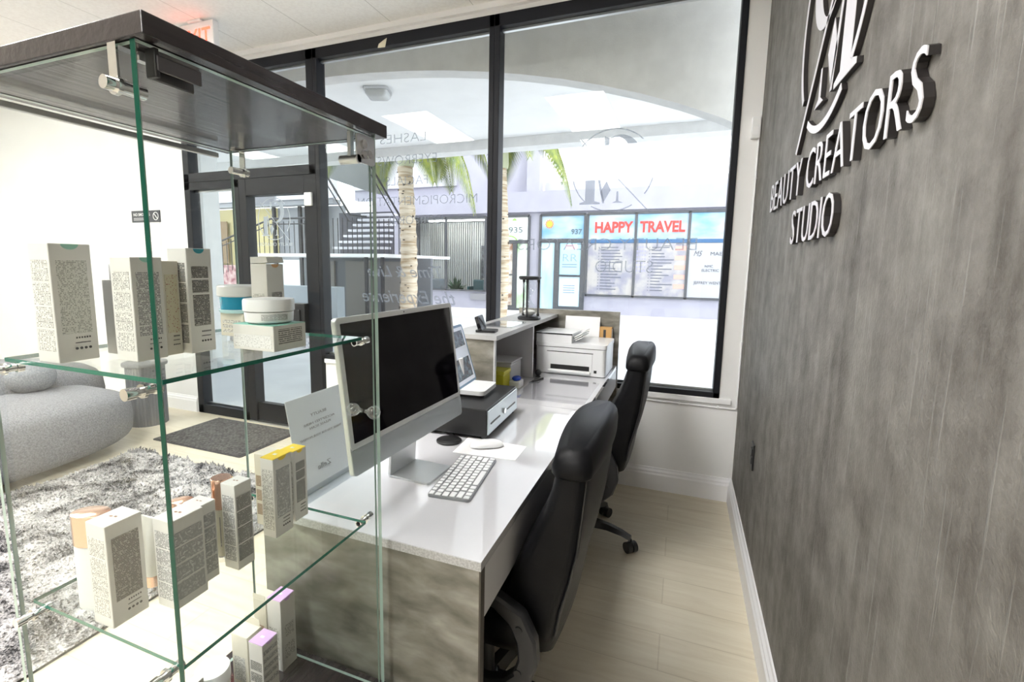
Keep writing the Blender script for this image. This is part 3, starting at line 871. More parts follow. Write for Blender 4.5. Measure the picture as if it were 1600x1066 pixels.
# ---- printer
PR = thing('printer', 'boxy white inkjet printer at the far end of the desk', 'printer', (-.555, 2.78, ZD))
m = MB()
m.prism(rrect(-.193, .196, -.155, .160, .022), 'xy', .003, .150)
m.build('body', WPLAST, PR, smooth=30)
m = MB(); m.box(-.193, .196, -.15, .158, .0, .0029); m.build('feet', GPLAST, PR)
m = MB(); m.prism(rrect(-.196, .199, -.158, .163, .022), 'xy', .154, .176); m.build('scanner_lid', WPLAST, PR, smooth=30)
m = MB(); m.prism(rrect(-.19, .193, -.152, .157, .022), 'xy', .1505, .1535); m.build('seam', GPLAST, PR)
m = MB(); m.box(-.125, .125, -.1585, -.1552, .020, .125, bev=.002); m.build('front_door', WPLAST, PR)
m = MB(); m.box(-.128, .128, -.1570, -.1551, .126, .1295); m.build('door_gap', GPLAST, PR)
m = MB(); m.box(-.105, .110, -.1592, -.1556, .030, .056); m.build('output_slot', BPLAST, PR)
m = MB(); m.box(-.118, .118, -.175, -.156, .014, .026, bev=.003); m.build('output_tray', WPLAST, PR)
m = MB(); m.box(.135, .150, -.1565, -.1552, .022, .037); m.build('power_button', BPLAST, PR)
AD = MB(); AD.prism([(-.155, .1765), (.105, .1765), (.115, .186), (.115, .215), (-.155, .222)], 'yz', -.190, .008); AD.build('document_feeder', WPLAST, PR)
m = MB(); m.prism([(-.157, .2225), (.117, .2155), (.117, .224), (-.157, .230)], 'yz', -.194, .012); m.build('feeder_cover', [WPLAST], PR)
m = MB(); m.prism([(-.158, .2222), (-.1572, .2222), (-.1572, .229), (-.158, .229)], 'yz', -.194, .012); m.build('feeder_seam', GPLAST, PR)
FT = Matrix.Translation((.015, 0, .20)) @ Matrix.Rotation(R(-28), 4, 'Y')
for k in range(3):
    m = MB(); m.box(.0, .055 - k * .008, -.12, .10, .004 - k * .010, .009 - k * .010, M=FT); m.build('paper_flap', WPLAST, PR)
m = MB()
RT = Matrix.Translation((-.02, .175, .16)) @ Matrix.Rotation(R(-8), 4, 'X')
m.box(-.085, .125, -.002, .002, -.04, .135, M=RT)
tag(m.build('paper_stack', PAPER, loc=(-.555, 2.78, ZD)), 'upright sheets of white paper standing at the back of the printer', 'paper')
m = MB(); m.box(-.452, -.379, 2.965, 3.010, ZD, ZD + .235, 0, .001); m.box(-.3789, -.377, 2.972, 3.004, ZD + .15, ZD + .225, 1); m.box(-.427, -.412, 2.9642, 2.965, ZD + .17, ZD + .22, 2)
tag(m.build('cardboard_box', [mat('tan_card', (.62, .36, .13), .6), CARTON, INK]), 'narrow orange-brown cardboard box behind the printer', 'box')
m = MB(); m.box(-.935, -.905, 2.52, 2.70, ZD, ZD + .245, 0, .001); m.box(-.9049, -.904, 2.53, 2.69, ZD + .03, ZD + .2, 1)
tag(m.build('red_folder', [mat('dark_red', (.35, .015, .02), .45), mat('red_label', (.5, .05, .05), .5)]), 'dark red folder standing beside the printer under the ledge', 'folder')
for i, (x, c) in enumerate(((-.897, (.07, .07, .08)), (-.88, (.55, .5, .5)), (-.863, (.3, .08, .09)), (-.846, (.12, .12, .14)))):
    m = MB(); m.box(x, x + .013, 2.52, 2.60 , ZD, ZD + .205 + .008 * i, 0, .001); m.box(x + .002, x + .011, 2.5192, 2.52, ZD + .06, ZD + .16, 1)
    tag(m.build('thin_book', [mat('book_cover', c, .5), PAPER]), 'thin %s booklet in the row left of the printer' % ('black', 'pale pink', 'dark red', 'charcoal')[i], 'booklet', 'booklets beside the printer')
m = MB(); m.ell((-.70, 2.515, ZD + .022), (.016, .016, .018)); m.lathe([(.014, 0), (.014, .004), (.005, .008)], (-.70, 2.515, ZD), 16)
tag(m.build('webcam_ball', BPLAST, smooth=50), 'small round black gadget by the cubby divider', 'gadget')
# ================================================================ GLASS DISPLAY CASE
CX0, CX1 = -.940, -.563
CY0, CY1 = .381, .824
ZB, ZT = .437, 1.607
TH = .008
CS = thing('display_case', 'tall glass display case with a dark wood top in front of the desk', 'display case', (0, 0, 0))
m = MB(); m.box(CX0 - .02, CX1 + .019, CY0 - .004, CY1 + .012, ZT, 1.6305, 0, .0012); m.build('top_board', DWOOD, CS)
m = MB(); m.box(CX0 - .02, CX1 + .019, CY0 - .004, CY1 + .012, .06, ZB, 0, .0012); m.box(CX0, CX1, CY0 + .02, CY1 - .01, 0, .06, 0); m.build('base_cabinet', DWOOD, CS)
# panes: glass faces clear, edges green, some painted pale as if reflecting
m = MB(); m.glassbox(CX1 - TH, CX1, CY0, CY1, ZB + .001, ZT - .001); m.bm.normal_update()
for f in m.bm.faces:
    if f.normal.y > .9 or f.normal.z > .9: f.material_index = 2
m.build('door_pane', [GLASS, GEDGE, GEDGEP], CS)
m = MB(); m.glassbox(CX0, CX0 + TH, CY0, CY1, ZB + .001, ZT - .001); m.build('left_pane', [GLASS, GEDGEP], CS)
m = MB(); m.glassbox(CX0 + TH + .001, CX1 - TH - .002, CY0 + .002, CY0 + .002 + .006, ZB + .001, ZT - .001); m.build('front_pane', [GLASS, GEDGEP], CS)
m = MB(); m.glassbox(CX0 + TH + .001, CX1 - TH - .002, CY1 - .008, CY1 - .002, ZB + .001, ZT - .001); m.build('rear_pane', [GLASS, GEDGEP], CS)
S1, S2Z = 1.226, .840
for z in (S1, S2Z):
    m = MB(); m.glassbox(CX0 + .022, CX1 - .018, CY0 + .014, CY1 - .030, z - .006, z); m.build('glass_shelf', [GLASS, GEDGE2 if z == S1 else GEDGE2], CS)
def pin(x, y, z, ang):
    # pin through the front or rear pane carrying the shelf; ang 0: axis along y
    m = MB()
    s = 1 if ang == 0 else -1
    m.cyl((0, -.018 * s, 0), (0, -.006 * s, 0), .0075, seg=20)
    m.cyl((0, -.006 * s, 0), (0, .026 * s, 0), .0055, seg=20)
    m.cyl((0, .002 * s, 0), (0, .006 * s, 0), .009, seg=20)
    m.cyl((0, .018 * s, 0), (0, .026 * s, 0), .0075, seg=20)
    m.build('shelf_pin', CHROME, CS, smooth=40, loc=(x, y, z))
for z in (S1, S2Z):
    for x in (CX0 + .040, CX1 - .040):
        pin(x, CY0, z - .0137, 0); pin(x, CY1, z - .0137, 1)
# top clips, catch, hinge, knob
def clip(x, y, sgn):
    m = MB()
    m.box(x - .007, x + .007, y - .0025 * sgn if sgn > 0 else y, y if sgn > 0 else y + .0025, ZT - .045, ZT - .0005)
    m.box(x - .007, x + .007, min(y, y + .022 * sgn), max(y, y + .022 * sgn), ZT - .0035, ZT - .0005)
    m.cyl((x, y - .014 * sgn, ZT - .045), (x, y + .030 * sgn, ZT - .045), .0075, seg=20)
    m.cyl((x, y - .003 * sgn, ZT - .045), (x, y + .002 * sgn, ZT - .045), .0105, seg=20)
    m.build('top_clip', CHROME, CS, smooth=40)
clip(CX1 - .035, CY0 + .0, 1)
clip(CX0 + .035, CY0 + .0, 1)
clip(CX0 + .035, CY1 - .0, -1)
m = MB(); m.box(CX1 - .040, CX1 - .030, CY0 + .024, CY0 + .1, ZT - .010, ZT - .0005); m.build('catch_bracket', STEEL, CS)
m = MB(); m.box(CX1 + .001, CX1 + .005, CY0 + .020, CY0 + .075, ZT - .027, ZT - .010, 0, .0015); m.box(CX1 - .014, CX1 - .009, CY0 + .020, CY0 + .075, ZT - .034, ZT - .010, 0, .0015); m.build('magnet_catch', [mat('gunmetal', (.12, .115, .12), .35, .7)], CS)
m = MB(); m.box(CX1 - .012, CX1 + .004, CY0 + .018, CY0 + .0235, ZT - .034, ZT - .003, 0, .001); m.build('catch_cap', BPLAST, CS)
m = MB(); m.prism(rrect(CY1 - .062, CY1 - .008, ZT - .055, ZT - .004, .006), 'yz', CX1 + .0005, CX1 + .004); m.build('hinge_plate', STEEL, CS, smooth=30)
m = MB()
for y, z in ((CY1 - .045, ZT - .022), (CY1 - .030, ZT - .037), (CY1 - .045, ZT - .040)): m.cyl((CX1 + .004, y, z), (CX1 + .009, y, z), .0075, seg=18)
m.build('hinge_screws', CHROME, CS, smooth=40)
m = MB(); m.cyl((CX1 - .035, CY1 - .058, ZT - .050), (CX1 + .004, CY1 - .058, ZT - .050), .008, seg=20); m.box(CX1 - .016, CX1 - .009, CY1 - .064, CY1 - .054, ZT - .050, ZT - .001); m.build('hinge_arm', STEEL, CS, smooth=30)
for s in (1, -1):
    m = MB()
    pr = [(.004, 0), (.004, .006), (.009, .010), (.0125, .016), (.0135, .022), (.011, .028), (.005, .030)]
    rs = []
    for r_, d in pr:
        x = (CX1 + d) if s > 0 else (CX1 - TH - d)
        rs.append([(x, .775 + r_ * math.cos(2 * PI * i / 24), 1.083 + r_ * math.sin(2 * PI * i / 24)) for i in range(24)])
    m.rings(rs); m.build('door_knob', glass_mat('clear_knob', (.93, .96, .96), .12, edge_gain=1.0), CS, smooth=60)
m = MB(); m.box(CX0 + .010, CX0 + .02, CY0 + .015, CY0 + .4, ZT - .022, ZT - .012, 0, .002); m.build('steel_bar', STEEL, CS)  # plain steel bar under the top board

# ---- products
TEAL = mat('mint_flap', (.30, .62, .52), .4)
BLUEF = mat('petrol_flap', (.02, .32, .40), .4)
YELF = mat('yellow_lid_card', (.88, .66, .05), .4)
LILF = mat('lilac_lid_card', (.70, .48, .80), .4)
ORNG = mat('orange_flap', (.75, .45, .22), .5)
GREYP = print_mat('small_print_mid', (.72, .72, .71), (.17, .17, .18), dens=.56)
BLKPR = print_mat('small_print_black', (.38, .36, .33), (.015, .015, .015), lines=420, dens=.58)

def carton(name, label, x0, x1, y0, y1, z, h, flap=None, lid=None, style='plain', rz=0, group='skincare cartons in the glass case', pmx=PRINT, pmy=PRINTL, paper=CARTON):
    """A folding carton standing on z; printed right (+x) and near (-y) faces."""
    cx_, cy_ = (x0 + x1) / 2, (y0 + y1) / 2
    a, b = (x1 - x0) / 2, (y1 - y0) / 2
    t = thing(name, label, 'box', (cx_, cy_, z + .0004), R(rz), group)
    m = MB(); m.box(-a, a, -b, b, 0, h, 0, .0008, 1)
    m.build('carton_body', paper, t)
    e = .0004
    # right face print
    m = MB()
    def px_(y0_, y1_, z0_, z1_, k=0): m.box(a, a + e, y0_, y1_, z0_, z1_, k)
    m0 = .13
    if style == 'blocks':
        zz = [.10, .29, .31, .49, .51, .68, .70, .86]
        for i in range(0, 8, 2): px_(-b * .84, b * .84, h * zz[i], h * zz[i + 1])
    elif style == 'three':
        px_(-b * .66, b * .66, h * .72, h * .83); px_(-b * .66, b * .66, h * .58, h * .70); px_(-b * .66, b * .66, h * .26, h * .56)
    elif style == 'bands':
        for i in range(5): px_(-b * .9, b * .9, h * (.82 - i * .13), h * (.82 - i * .13) + h * .07)
    elif style == 'sparse':
        px_(-b * .5, b * .7, h * .45, h * .62); px_(-b * .6, b * .75, h * .14, h * .34)
    else:
        px_(-b * .72, b * .74, h * .24, h * .86)
    m.build('printed_panel', pmx, t)
    # marks row
    if style in ('plain', 'three') and h > .1:
        m = MB()
        for i in range(6): m.box(a, a + e, -b * .1 + i * b * .13, -b * .1 + i * b * .13 + b * .07, h * .195, h * .21)
        for i in range(4): m.cyl((a, -b * .1 + i * b * .22, h * .11), (a + e, -b * .1 + i * b * .22, h * .11), b * .075, seg=12)
        m.box(a, a + e, -b * .15, b * .6, h * .155, h * .162)
        m.build('printed_marks', INK, t)
    m = MB()
    if style == 'bands': 
        for i in range(3): m.box(-a * .8, a * .8, -b - e, -b, h * (.55 - i * .2), h * (.55 - i * .2) + h * .15)
    elif style == 'sparse':
        m.box(-a * .8, a * .6, -b - e, -b, h * .15, h * .6)
    elif style == 'flat':
        m.box(-a * .92, a * .9, -b - e, -b, h * .12, h * .62)
    else:
        for i in range(4): m.box(-a * .78, a * .8, -b - e, -b, h * (.10 + i * .195), h * (.10 + i * .195) + h * .18)
    m.build('side_print', pmy, t)
    if flap:
        m = MB()
        P = [(b * .42 * math.cos(R(180 + 180 * i / 14)), h - .0006 + h * .045 * math.sin(R(180 + 180 * i / 14))) for i in range(15)]
        m.prism(P, 'yz', a, a + e * 1.2); m.build('thumb_notch', flap, t)
    if lid:
        m = MB(); m.box(-a * .98, a * .98, -b * .98, b * .98, h, h + .0012)
        m.prism([(b * .45 * math.cos(R(180 + 180 * i / 14)), h + .0006 + h * .045 * math.sin(R(180 + 180 * i / 14))) for i in range(15)], 'yz', a, a + e * 1.2)
        m.build('coloured_lid', lid, t)
        m = MB(); m.box(-a * .30, -a * .02, -b * .14, b * .14, h + .0012, h + .0016); m.box(a * .04, a * .16, -b * .14, b * .14, h + .0012, h + .0016); m.build('top_mark', PAPER, t)
    elif not flap and style in ('plain', 'blocks'):
        m = MB()
        m.box(-a * .30, -a * .06, -b * .10, b * .02, h, h + .0003); m.box(a * .06, a * .30, -b * .04, b * .08, h, h + .0003)
        m.build('top_mark', ROSE, t)
    return t
dy = .004
# upper shelf
carton('product_box', 'tallest white carton with mint notch at the left end of the upper shelf', -.842, -.795, .400, .451, S1, .165, flap=TEAL, pmx=print_mat('small_print_soft', (.66, .66, .62), (.30, .31, .28), dens=.5))
carton('product_box', 'plain white carton mostly hidden behind the tallest one on the upper shelf', -.888, -.850, .425, .470, S1, .162, pmx=PRINTL)
carton('product_box', 'white carton with mint notch and grey print, second from the left on the upper shelf', -.757, -.713, .452, .497, S1, .148, flap=TEAL, pmx=GREYP)
carton('product_box', 'white carton with petrol notch just right of the green glass edge on the upper shelf', -.748, -.706, .530, .573, S1, .163, flap=BLUEF, style='three', pmx=BLKPR, pmy=PRINT)
carton('product_box', 'cream carton half hidden behind the second carton on the upper shelf', -.760, -.722, .502, .528, S1, .143, paper=CARTON2, pmx=print_mat('warm_print', (.7, .66, .5), (.4, .16, .12), dens=.4))
BT = thing('pump_bottle', 'opaque white bottle with a square cap behind the second carton, upper shelf', 'bottle', (-.808, .500, S1 + .0004))
m = MB(); m.prism(rrect(-.020, .020, -.020, .020, .004), 'xy', 0, .113); m.build('body', mat('grey_white_bottle', (.66, .66, .68), .35), BT, smooth=30)
m = MB(); m.prism(rrect(-.013, .013, -.013, .013, .003), 'xy', .1132, .137); m.build('cap', mat('soft_white_cap', (.74, .74, .76), .3), BT, smooth=30)
BT = thing('sample_tube', 'tiny white tube with a mint band between the two left cartons', 'tube', (-.818, .452, S1 + .0004))
m = MB(); m.lathe([(.006, 0), (.0065, .01), (.0065, .05), (.004, .052)], seg=16); m.build('body', WPLAST, BT, smooth=40)
m = MB(); m.lathe([(.0068, .034), (.0068, .044)], seg=16); m.build('band', TEAL, BT, smooth=40)
m = MB(); m.lathe([(.0055, .0522), (.0055, .066), (.004, .068)], seg=16); m.build('cap', WPLAST, BT, smooth=40)
FB = carton('product_box', 'flat wide white carton lying under the white jar on the upper shelf', -.690, -.602, .592, .664, S1, .0415, style='flat', pmx=print_mat('small_print_rows', (.72, .7, .66), (.18, .18, .17), lines=300, dens=.62), pmy=print_mat('small_print_pale', (.82, .82, .82), (.5, .5, .5), dens=.45))
m = MB(); m.box(-.0435, .0435, -.0355, .0355, .0415, .0422); m.build('teal_lid', TEAL, FB)
def jar(label, x, y, z, r, h, lidh, body, lid=WPLAST, rim=None, cat='jar', group='cream jars in the glass case'):
    t = thing('cream_jar', label, cat, (x, y, z), 0, group)
    m = MB(); m.lathe([(r * .80, .0003), (r * .93, .003), (r * .96, h - lidh - .001)], seg=40); m.build('jar_body', body, t, smooth=40)
    m = MB(); m.lathe([(r * .96, h - lidh), (r, h - lidh + .001), (r, h - .003), (r * .96, h), (r * .2, h + .0005)], seg=40); m.build('jar_lid', lid, t, smooth=35)
    return t
J = jar('white jar with small grey print standing on the flat carton', -.648, .630, S1 + .0430, .0405, .040, .020, WPLAST)
m = MB(); 
for i in range(7): 
    a0, a1 = -62 + i * 9, -62 + i * 9 + 8.6
    m.quad([(.0392 * math.cos(R(a)), .0392 * math.sin(R(a)), z) for a, z in ((a0, .006), (a1, .006), (a1, .016), (a0, .016))])
m.build('jar_label', print_mat('jar_print', (.80, .80, .8), (.3, .3, .3), lines=500, dens=.6), J)
carton('product_box', 'low cream carton under the blue jar at the back of the upper shelf', -.835, -.775, .690, .750, S1, .045, style='bands', paper=CARTON2, pmx=PRINTL)
BT = thing('cream_jar', 'jar of bright blue cream with a white lid, on the low cream carton', 'jar', (-.805, .715, S1 + .0460), 0, 'cream jars in the glass case')
m = MB(); m.lathe([(.034, 0), (.038, .003), (.0385, .031)], seg=40); m.build('jar_body', [mat('blue_cream', (.0, .24, .40), .12)], BT, smooth=40)
m = MB(); m.lathe([(.0385, .0002), (.0400, .003), (.0400, .007)], seg=40); m.build('glass_foot', mat('pale_aqua', (.45, .72, .78), .1), BT, smooth=40)
m = MB(); m.lathe([(.040, .0312), (.0425, .033), (.0425, .050), (.040, .0525), (.01, .053)], seg=40); m.build('jar_lid', mat('lid_greywhite', (.68, .69, .69), .3), BT, smooth=35)
OB = carton('product_box', 'white carton with its top flap ajar behind the white jar', -.762, -.722, .700, .742, S1, .140, flap=ORNG, style='sparse', pmx=PRINT)
m = MB(); m.prism([(-.020, .1405), (.022, .1425), (.022, .1435), (.0195, .1530), (-.020, .1525)], 'xz', -.020, .020); m.build('open_flap', CARTON, OB)
jar('tall plain white tub left of the carton with the open flap', -.800, .780, S1 + .0004, .022, .110, .05, WPLAST)

# middle shelf
carton('product_box', 'large white carton with dark print, front left of the middle shelf', -.777, -.734, .401, .452, S2Z, .157, pmx=BLKPR, pmy=PRINTL)
carton('product_box', 'white carton with four grey print blocks, second on the middle shelf', -.727, -.687, .462, .516, S2Z, .143, style='blocks', pmx=GREYP, pmy=GREYP)
carton('product_box', 'white carton hidden close behind the second carton of the middle shelf', -.742, -.705, .522, .552, S2Z, .136, style='blocks', pmx=GREYP)
carton('product_box', 'slim white carton with four dark print blocks in the centre of the middle shelf', -.715, -.683, .571, .606, S2Z, .154, style='blocks', pmx=PRINT, pmy=GREYP)
carton('product_box', 'yellow-topped carton, the nearer of the yellow pair', -.732, -.700, .672, .718, S2Z, .158, lid=YELF, pmx=GREYP, pmy=PRINTL)
carton('product_box', 'yellow-topped carton, the farther of the yellow pair by the desk', -.745, -.711, .735, .772, S2Z, .149, lid=YELF, style='three', pmx=PRINT)
carton('product_box', 'plain cream carton behind the nearer yellow-topped one', -.778, -.742, .700, .740, S2Z, .150, style='bands', paper=CARTON2, pmx=PRINT, pmy=print_mat('brown_bars', (.6, .54, .42), (.25, .15, .10), lines=330, dens=.7))
FROST = mat('frosted_glass_white', (.72, .75, .76), .3)
def rgbottle(label, x, y, z, rx, ry, hb, hc, body=FROST, rz=0):
    t = thing('serum_bottle', label, 'bottle', (x, y, z + .0004), R(rz), 'rose gold capped bottles')
    m = MB(); m.lathe([(rx * .8, 0), (rx, .003), (rx, hb - .004), (rx * .9, hb)], seg=36, sy=ry / rx); m.build('bottle_body', body, t, smooth=40)
    m = MB(); m.lathe([(rx * 1.03, hb + .0002), (rx * 1.03, hb + hc - .001), (rx * .96, hb + hc)], seg=36, sy=ry / rx); m.build('cap', ROSE, t, smooth=40)
    return t
rgbottle('oval frosted bottle with a rose gold cap at the far left of the middle shelf', -.812, .428, S2Z, .027, .019, .104, .048, rz=20)
rgbottle('oval bottle with a rose gold cap hidden behind the second carton', -.775, .545, S2Z, .020, .016, .085, .038, rz=20)
t = thing('serum_tube', 'upside-down pale tube standing on its rose gold cap between the two front cartons', 'tube', (-.782, .492, S2Z + .0004))
m = MB(); m.lathe([(.011, 0), (.011, .018)], seg=24); m.build('cap', ROSE, t, smooth=40)
m = MB(); m.rings([[(rx_ * math.cos(a), ry_ * math.sin(a), z_) for a in [2 * PI * i / 28 for i in range(28)]] for rx_, ry_, z_ in ((.0105, .0105, .0182), (.014, .013, .035), (.016, .008, .08), (.0175, .002, .118))]); m.build('tube_body', mat('tube_cream', (.74, .73, .68), .35), t, smooth=50)
RB = rgbottle('clear cream bottle with a tall shiny rose gold cap beside the slim carton', -.738, .592, S2Z, .0165, .0165, .098, .054, body=mat('cream_bottle', (.70, .67, .55), .15))
m = MB(); m.lathe([(.0172, .0), (.0176, .002), (.0176, .010), (.0172, .012)], seg=32); m.build('glass_base', CHROME, RB, smooth=40)
m = MB(); m.quad([(.0167 * math.cos(R(a)), .0167 * math.sin(R(a)), z) for a, z in ((-62, .03), (-38, .03), (-38, .085), (-62, .085))]); m.build('bottle_label', PRINT, RB)
t = thing('yellow_capped_bottle', 'white bottle with a rounded yellow cap behind the rose gold bottle', 'bottle', (-.790, .645, S2Z + .0004))
m = MB(); m.lathe([(.014, 0), (.016, .003), (.016, .085), (.010, .095)], seg=28); m.build('bottle_body', WPLAST, t, smooth=40)
m = MB(); m.lathe([(.0165, .06), (.0165, .072)], seg=28); m.build('band', YELF, t, smooth=40)
m = MB(); m.lathe([(.013, .0952), (.014, .098), (.014, .112), (.010, .120), (.003, .122)], seg=28); m.build('cap', YELF, t, smooth=60)

# bottom deck
carton('product_box', 'tall carton with a lilac top at the back of the bottom deck', -.838, -.798, .768, .812, ZB, .174, lid=LILF, style='sparse', pmx=PRINTL, pmy=PRINTL)
carton('product_box', 'short carton with a lilac top in front of the tall one', -.808, -.770, .688, .730, ZB, .136, lid=LILF, style='bands', pmx=GREYP, pmy=PRINT)
O2 = carton('product_box', 'cream carton with raised dust flaps behind the tall lilac-topped one', -.884, -.846, .772, .808, ZB, .160, style='sparse', paper=CARTON2, pmx=PRINTL, pmy=mat('brown_panel', (.45, .33, .25), .5))
m = MB(); m.box(-.019, .017, -.018, -.017, .160, .172); m.build('open_flap', CARTON2, O2)
O3 = carton('product_box', 'cream open carton just behind the short lilac-topped one', -.872, -.826, .700, .740, ZB, .128, style='sparse', paper=CARTON2, pmx=PRINTL)
m = MB(); m.box(-.022, .020, .017, .018, .128, .145); m.build('open_flap', CARTON2, O3)
jar('large round white lidded jar on the bottom deck', -.868, .648, ZB + .0004, .034, .088, .026, mat('jar_white_body', (.74, .74, .71), .3))
carton('product_box', 'small white carton at the near corner of the bottom deck by the green glass edge', -.868, -.846, .545, .612, ZB, .105, style='sparse', pmx=PRINTL)
carton('product_box', 'little low carton right of the round jar on the bottom deck', -.823, -.800, .628, .664, ZB, .052, style='bands', pmx=PRINTL)
# ================================================================ SEATING
def se_ring(xf, xr, hw, z, bulge=0.0, ex=None, r=.030):
    """Rounded-rectangular ring, x from xf (front) to xr (rear), half width hw in y, both long sides bowed out by bulge."""
    r = min(r, (xr - xf) * .46, hw * .8)
    P = []
    for x, y in rrect(xf, xr, -hw, hw, r, 6): P.append([x, y])
    Q = []
    n = len(P)
    for i in range(n):
        Q.append(P[i])
        q = P[(i + 1) % n]
        if abs(q[1] - P[i][1]) > .1 and abs(q[0] - P[i][0]) < .01:
            for k in range(1, 12): Q.append([P[i][0] + (q[0] - P[i][0]) * k / 12, P[i][1] + (q[1] - P[i][1]) * k / 12])
    c = (xf + xr) / 2
    return [(x + bulge * (1 - (y / hw) ** 2) * (1 if x > c else -1), y, z) for x, y in Q]

def office_chair(label, loc, rz, star, drop=0.0):
    t = thing('office_chair', label, 'office chair', loc, rz, 'black leather desk chairs')
    D_ = drop
    # backrest (front is -x)
    m = MB()
    pr = [(.455, .205, .240, .19), (.475, .165, .255, .225), (.53, .150, .266, .240), (.60, .140, .276, .247), (.68, .160, .296, .249), (.76, .198, .312, .249), (.84, .232, .322, .247), (.90, .250, .326, .245), (.935, .256, .328, .243)]
    m.rings([se_ring(xf, xr, hw, z - D_, bulge=.014, r=.026) for z, xf, xr, hw in pr])
    m.build('backrest', LEATHER, t, smooth=50)
    m = MB()
    pr = [(.934, .252, .331, .246), (.940, .248, .335, .249), (.955, .249, .336, .249), (.972, .254, .333, .245), (.985, .263, .326, .236), (.993, .276, .316, .222)]
    m.rings([[(x, y, z - D_ + .026 * (1 - (y / .25) ** 2) * min(1, max(0, (z - .934) / .04))) for x, y, _ in se_ring(xf, xr, hw, z - D_, bulge=.018, r=.026)] for z, xf, xr, hw in pr])
    m.build('head_cushion', LEATHER, t, smooth=60)
    for sy in (-1, 1):
        m = MB()
        m.tube([(.326, sy * .226, .936 - D_), (.322, sy * .232, .86 - D_), (.314, sy * .236, .76 - D_), (.298, sy * .236, .68 - D_), (.278, sy * .234, .60 - D_), (.266, sy * .226, .53 - D_)], .004, 8)
        m.build('piping', BPLAST, t, smooth=50)
    # seat
    m = MB()
    S = [(.405, .20, .90), (.42, .235, .97), (.45, .25, 1.0), (.485, .25, 1.0), (.505, .235, .97), (.515, .19, .90)]
    rs = []
    for z, hw, k in S:
        rs.append([(x, y, z + (.012 * math.cos(x * 4) if z > .48 else 0)) for x, y, _ in se_ring(-.27 * k, .235 * k, hw, z, r=.09)])
    m.rings(rs); m.build('seat', LEATHER, t, smooth=60)
    # armrests: curved loops with padded tops
    for sy in (-1, 1):
        m = MB()
        y = sy * .285
        loop = [(-.06, .600), (.0, .606), (.08, .604), (.14, .590), (.19, .560), (.215, .51), (.22, .46), (.205, .41), (.17, .375), (.12, .360), (.03, .366)]
        n = len(loop)
        A = []; B = []
        for i, (x, z) in enumerate(loop):
            x0, z0 = loop[max(i - 1, 0)]; x1, z1 = loop[min(i + 1, n - 1)]
            d = math.hypot(x1 - x0, z1 - z0); nx, nz = -(z1 - z0) / d, (x1 - x0) / d
            wd = .017 if i < 4 else .024
            A.append((x + nx * wd, z + nz * wd)); B.append((x - nx * wd, z - nz * wd))
        m.prism(A + B[::-1], 'xz', y - .018, y + .018)
        o = m.build('armrest', GPLAST, t, smooth=40)
        o.modifiers.new('b', 'BEVEL').width = .006
        for x, z in ((.198, .540), (.198, .43)):
            s = MB(); s.cyl((x, y, z), (x, y + sy * .0205, z), .009, seg=16); s.build('arm_bolt', BPLAST, o, smooth=40)
        s = MB(); s.cyl((.07, y - sy * .06, .385), (.07, y - sy * .005, .385), .012, seg=12); s.build('arm_mount', BPLAST, o, smooth=40)
        s = MB(); s.ell((-.09, y, .622), (.075, .030, .024)); s.build('arm_pad', LEATHER, o, smooth=60)
    # lift and base
    m = MB(); m.box(-.10, .10, -.08, .08, .375, .404, bev=.006); m.tube([(.05, 0, .385), (.17, 0, .37), (.235, 0, .42), (.242, 0, .50)], .018, 10); m.build('tilt_plate', DARKMET, t)
    m = MB(); m.cyl((0, 0, .09), (0, 0, .25), .028, seg=24); m.cyl((0, 0, .25), (0, 0, .38), .019, seg=24); m.build('gas_lift', BPLAST, t, smooth=40)
    m = MB(); m.lathe([(.045, .075), (.05, .09), (.045, .115), (.03, .122)], seg=28)
    for k in range(5):
        a = R(star + 72 * k)
        dx, dy_ = math.cos(a), math.sin(a)
        nx, ny = -dy_, dx
        rs = []
        for s, wd, z0, z1 in ((.03, .030, .078, .118), (.10, .025, .086, .122), (.18, .021, .088, .116), (.25, .018, .078, .100), (.295, .015, .062, .082)):
            rs.append([(dx * s + nx * wd, dy_ * s + ny * wd, z0), (dx * s - nx * wd, dy_ * s - ny * wd, z0), (dx * s - nx * wd * .6, dy_ * s - ny * wd * .6, z1), (dx * s + nx * wd * .6, dy_ * s + ny * wd * .6, z1)])
        m.rings(rs)
    m.build('star_base', mat('base_gloss_black', (.012, .012, .013), .18), t, smooth=35)
    for k in range(5):
        a = R(star + 72 * k); b = a + R(50 + 37 * k)
        px_, py_ = .295 * math.cos(a), .295 * math.sin(a)
        ax, ay = math.cos(b), math.sin(b)
        m = MB()
        for s in (-1, 1): m.cyl((px_ + ax * .004 * s, py_ + ay * .004 * s, .0268), (px_ + ax * .026 * s, py_ + ay * .026 * s, .0268), .0265, seg=22)
        m.cyl((px_, py_, .03), (px_, py_, .066), .006, seg=10)
        m.box(px_ - .014, px_ + .014, py_ - .014, py_ + .014, .040, .055, bev=.004)
        m.build('caster', BPLAST, t, smooth=40)
    return t
office_chair('black leather swivel chair nearest the viewer, pushed in at the computer', (-.50, 1.28, 0), 0, 0, .04)
office_chair('black leather swivel chair farther along, by the printer end of the desk', (-.450, 2.35, 0), 0, -8)

# small white drawer unit under the desk
t = thing('drawer_unit', 'white low drawer unit under the desk between the two chairs', 'drawer unit', (-.60, 1.86, 0))
m = MB(); m.box(-.22, .12, -.16, .16, .06, .56, 0, .002); m.build('cabinet', APR, t)
for i in range(3):
    m = MB(); m.box(.1203, .135, -.155, .155, .07 + i * .163, .225 + i * .163, 0, .002); d = m.build('drawer', APR, t)
for x in (-.19, .09):
    for y in (-.13, .13):
        m = MB(); m.cyl((x, y, .0), (x, y, .0598), .018, seg=16); m.build('foot', BPLAST, t)

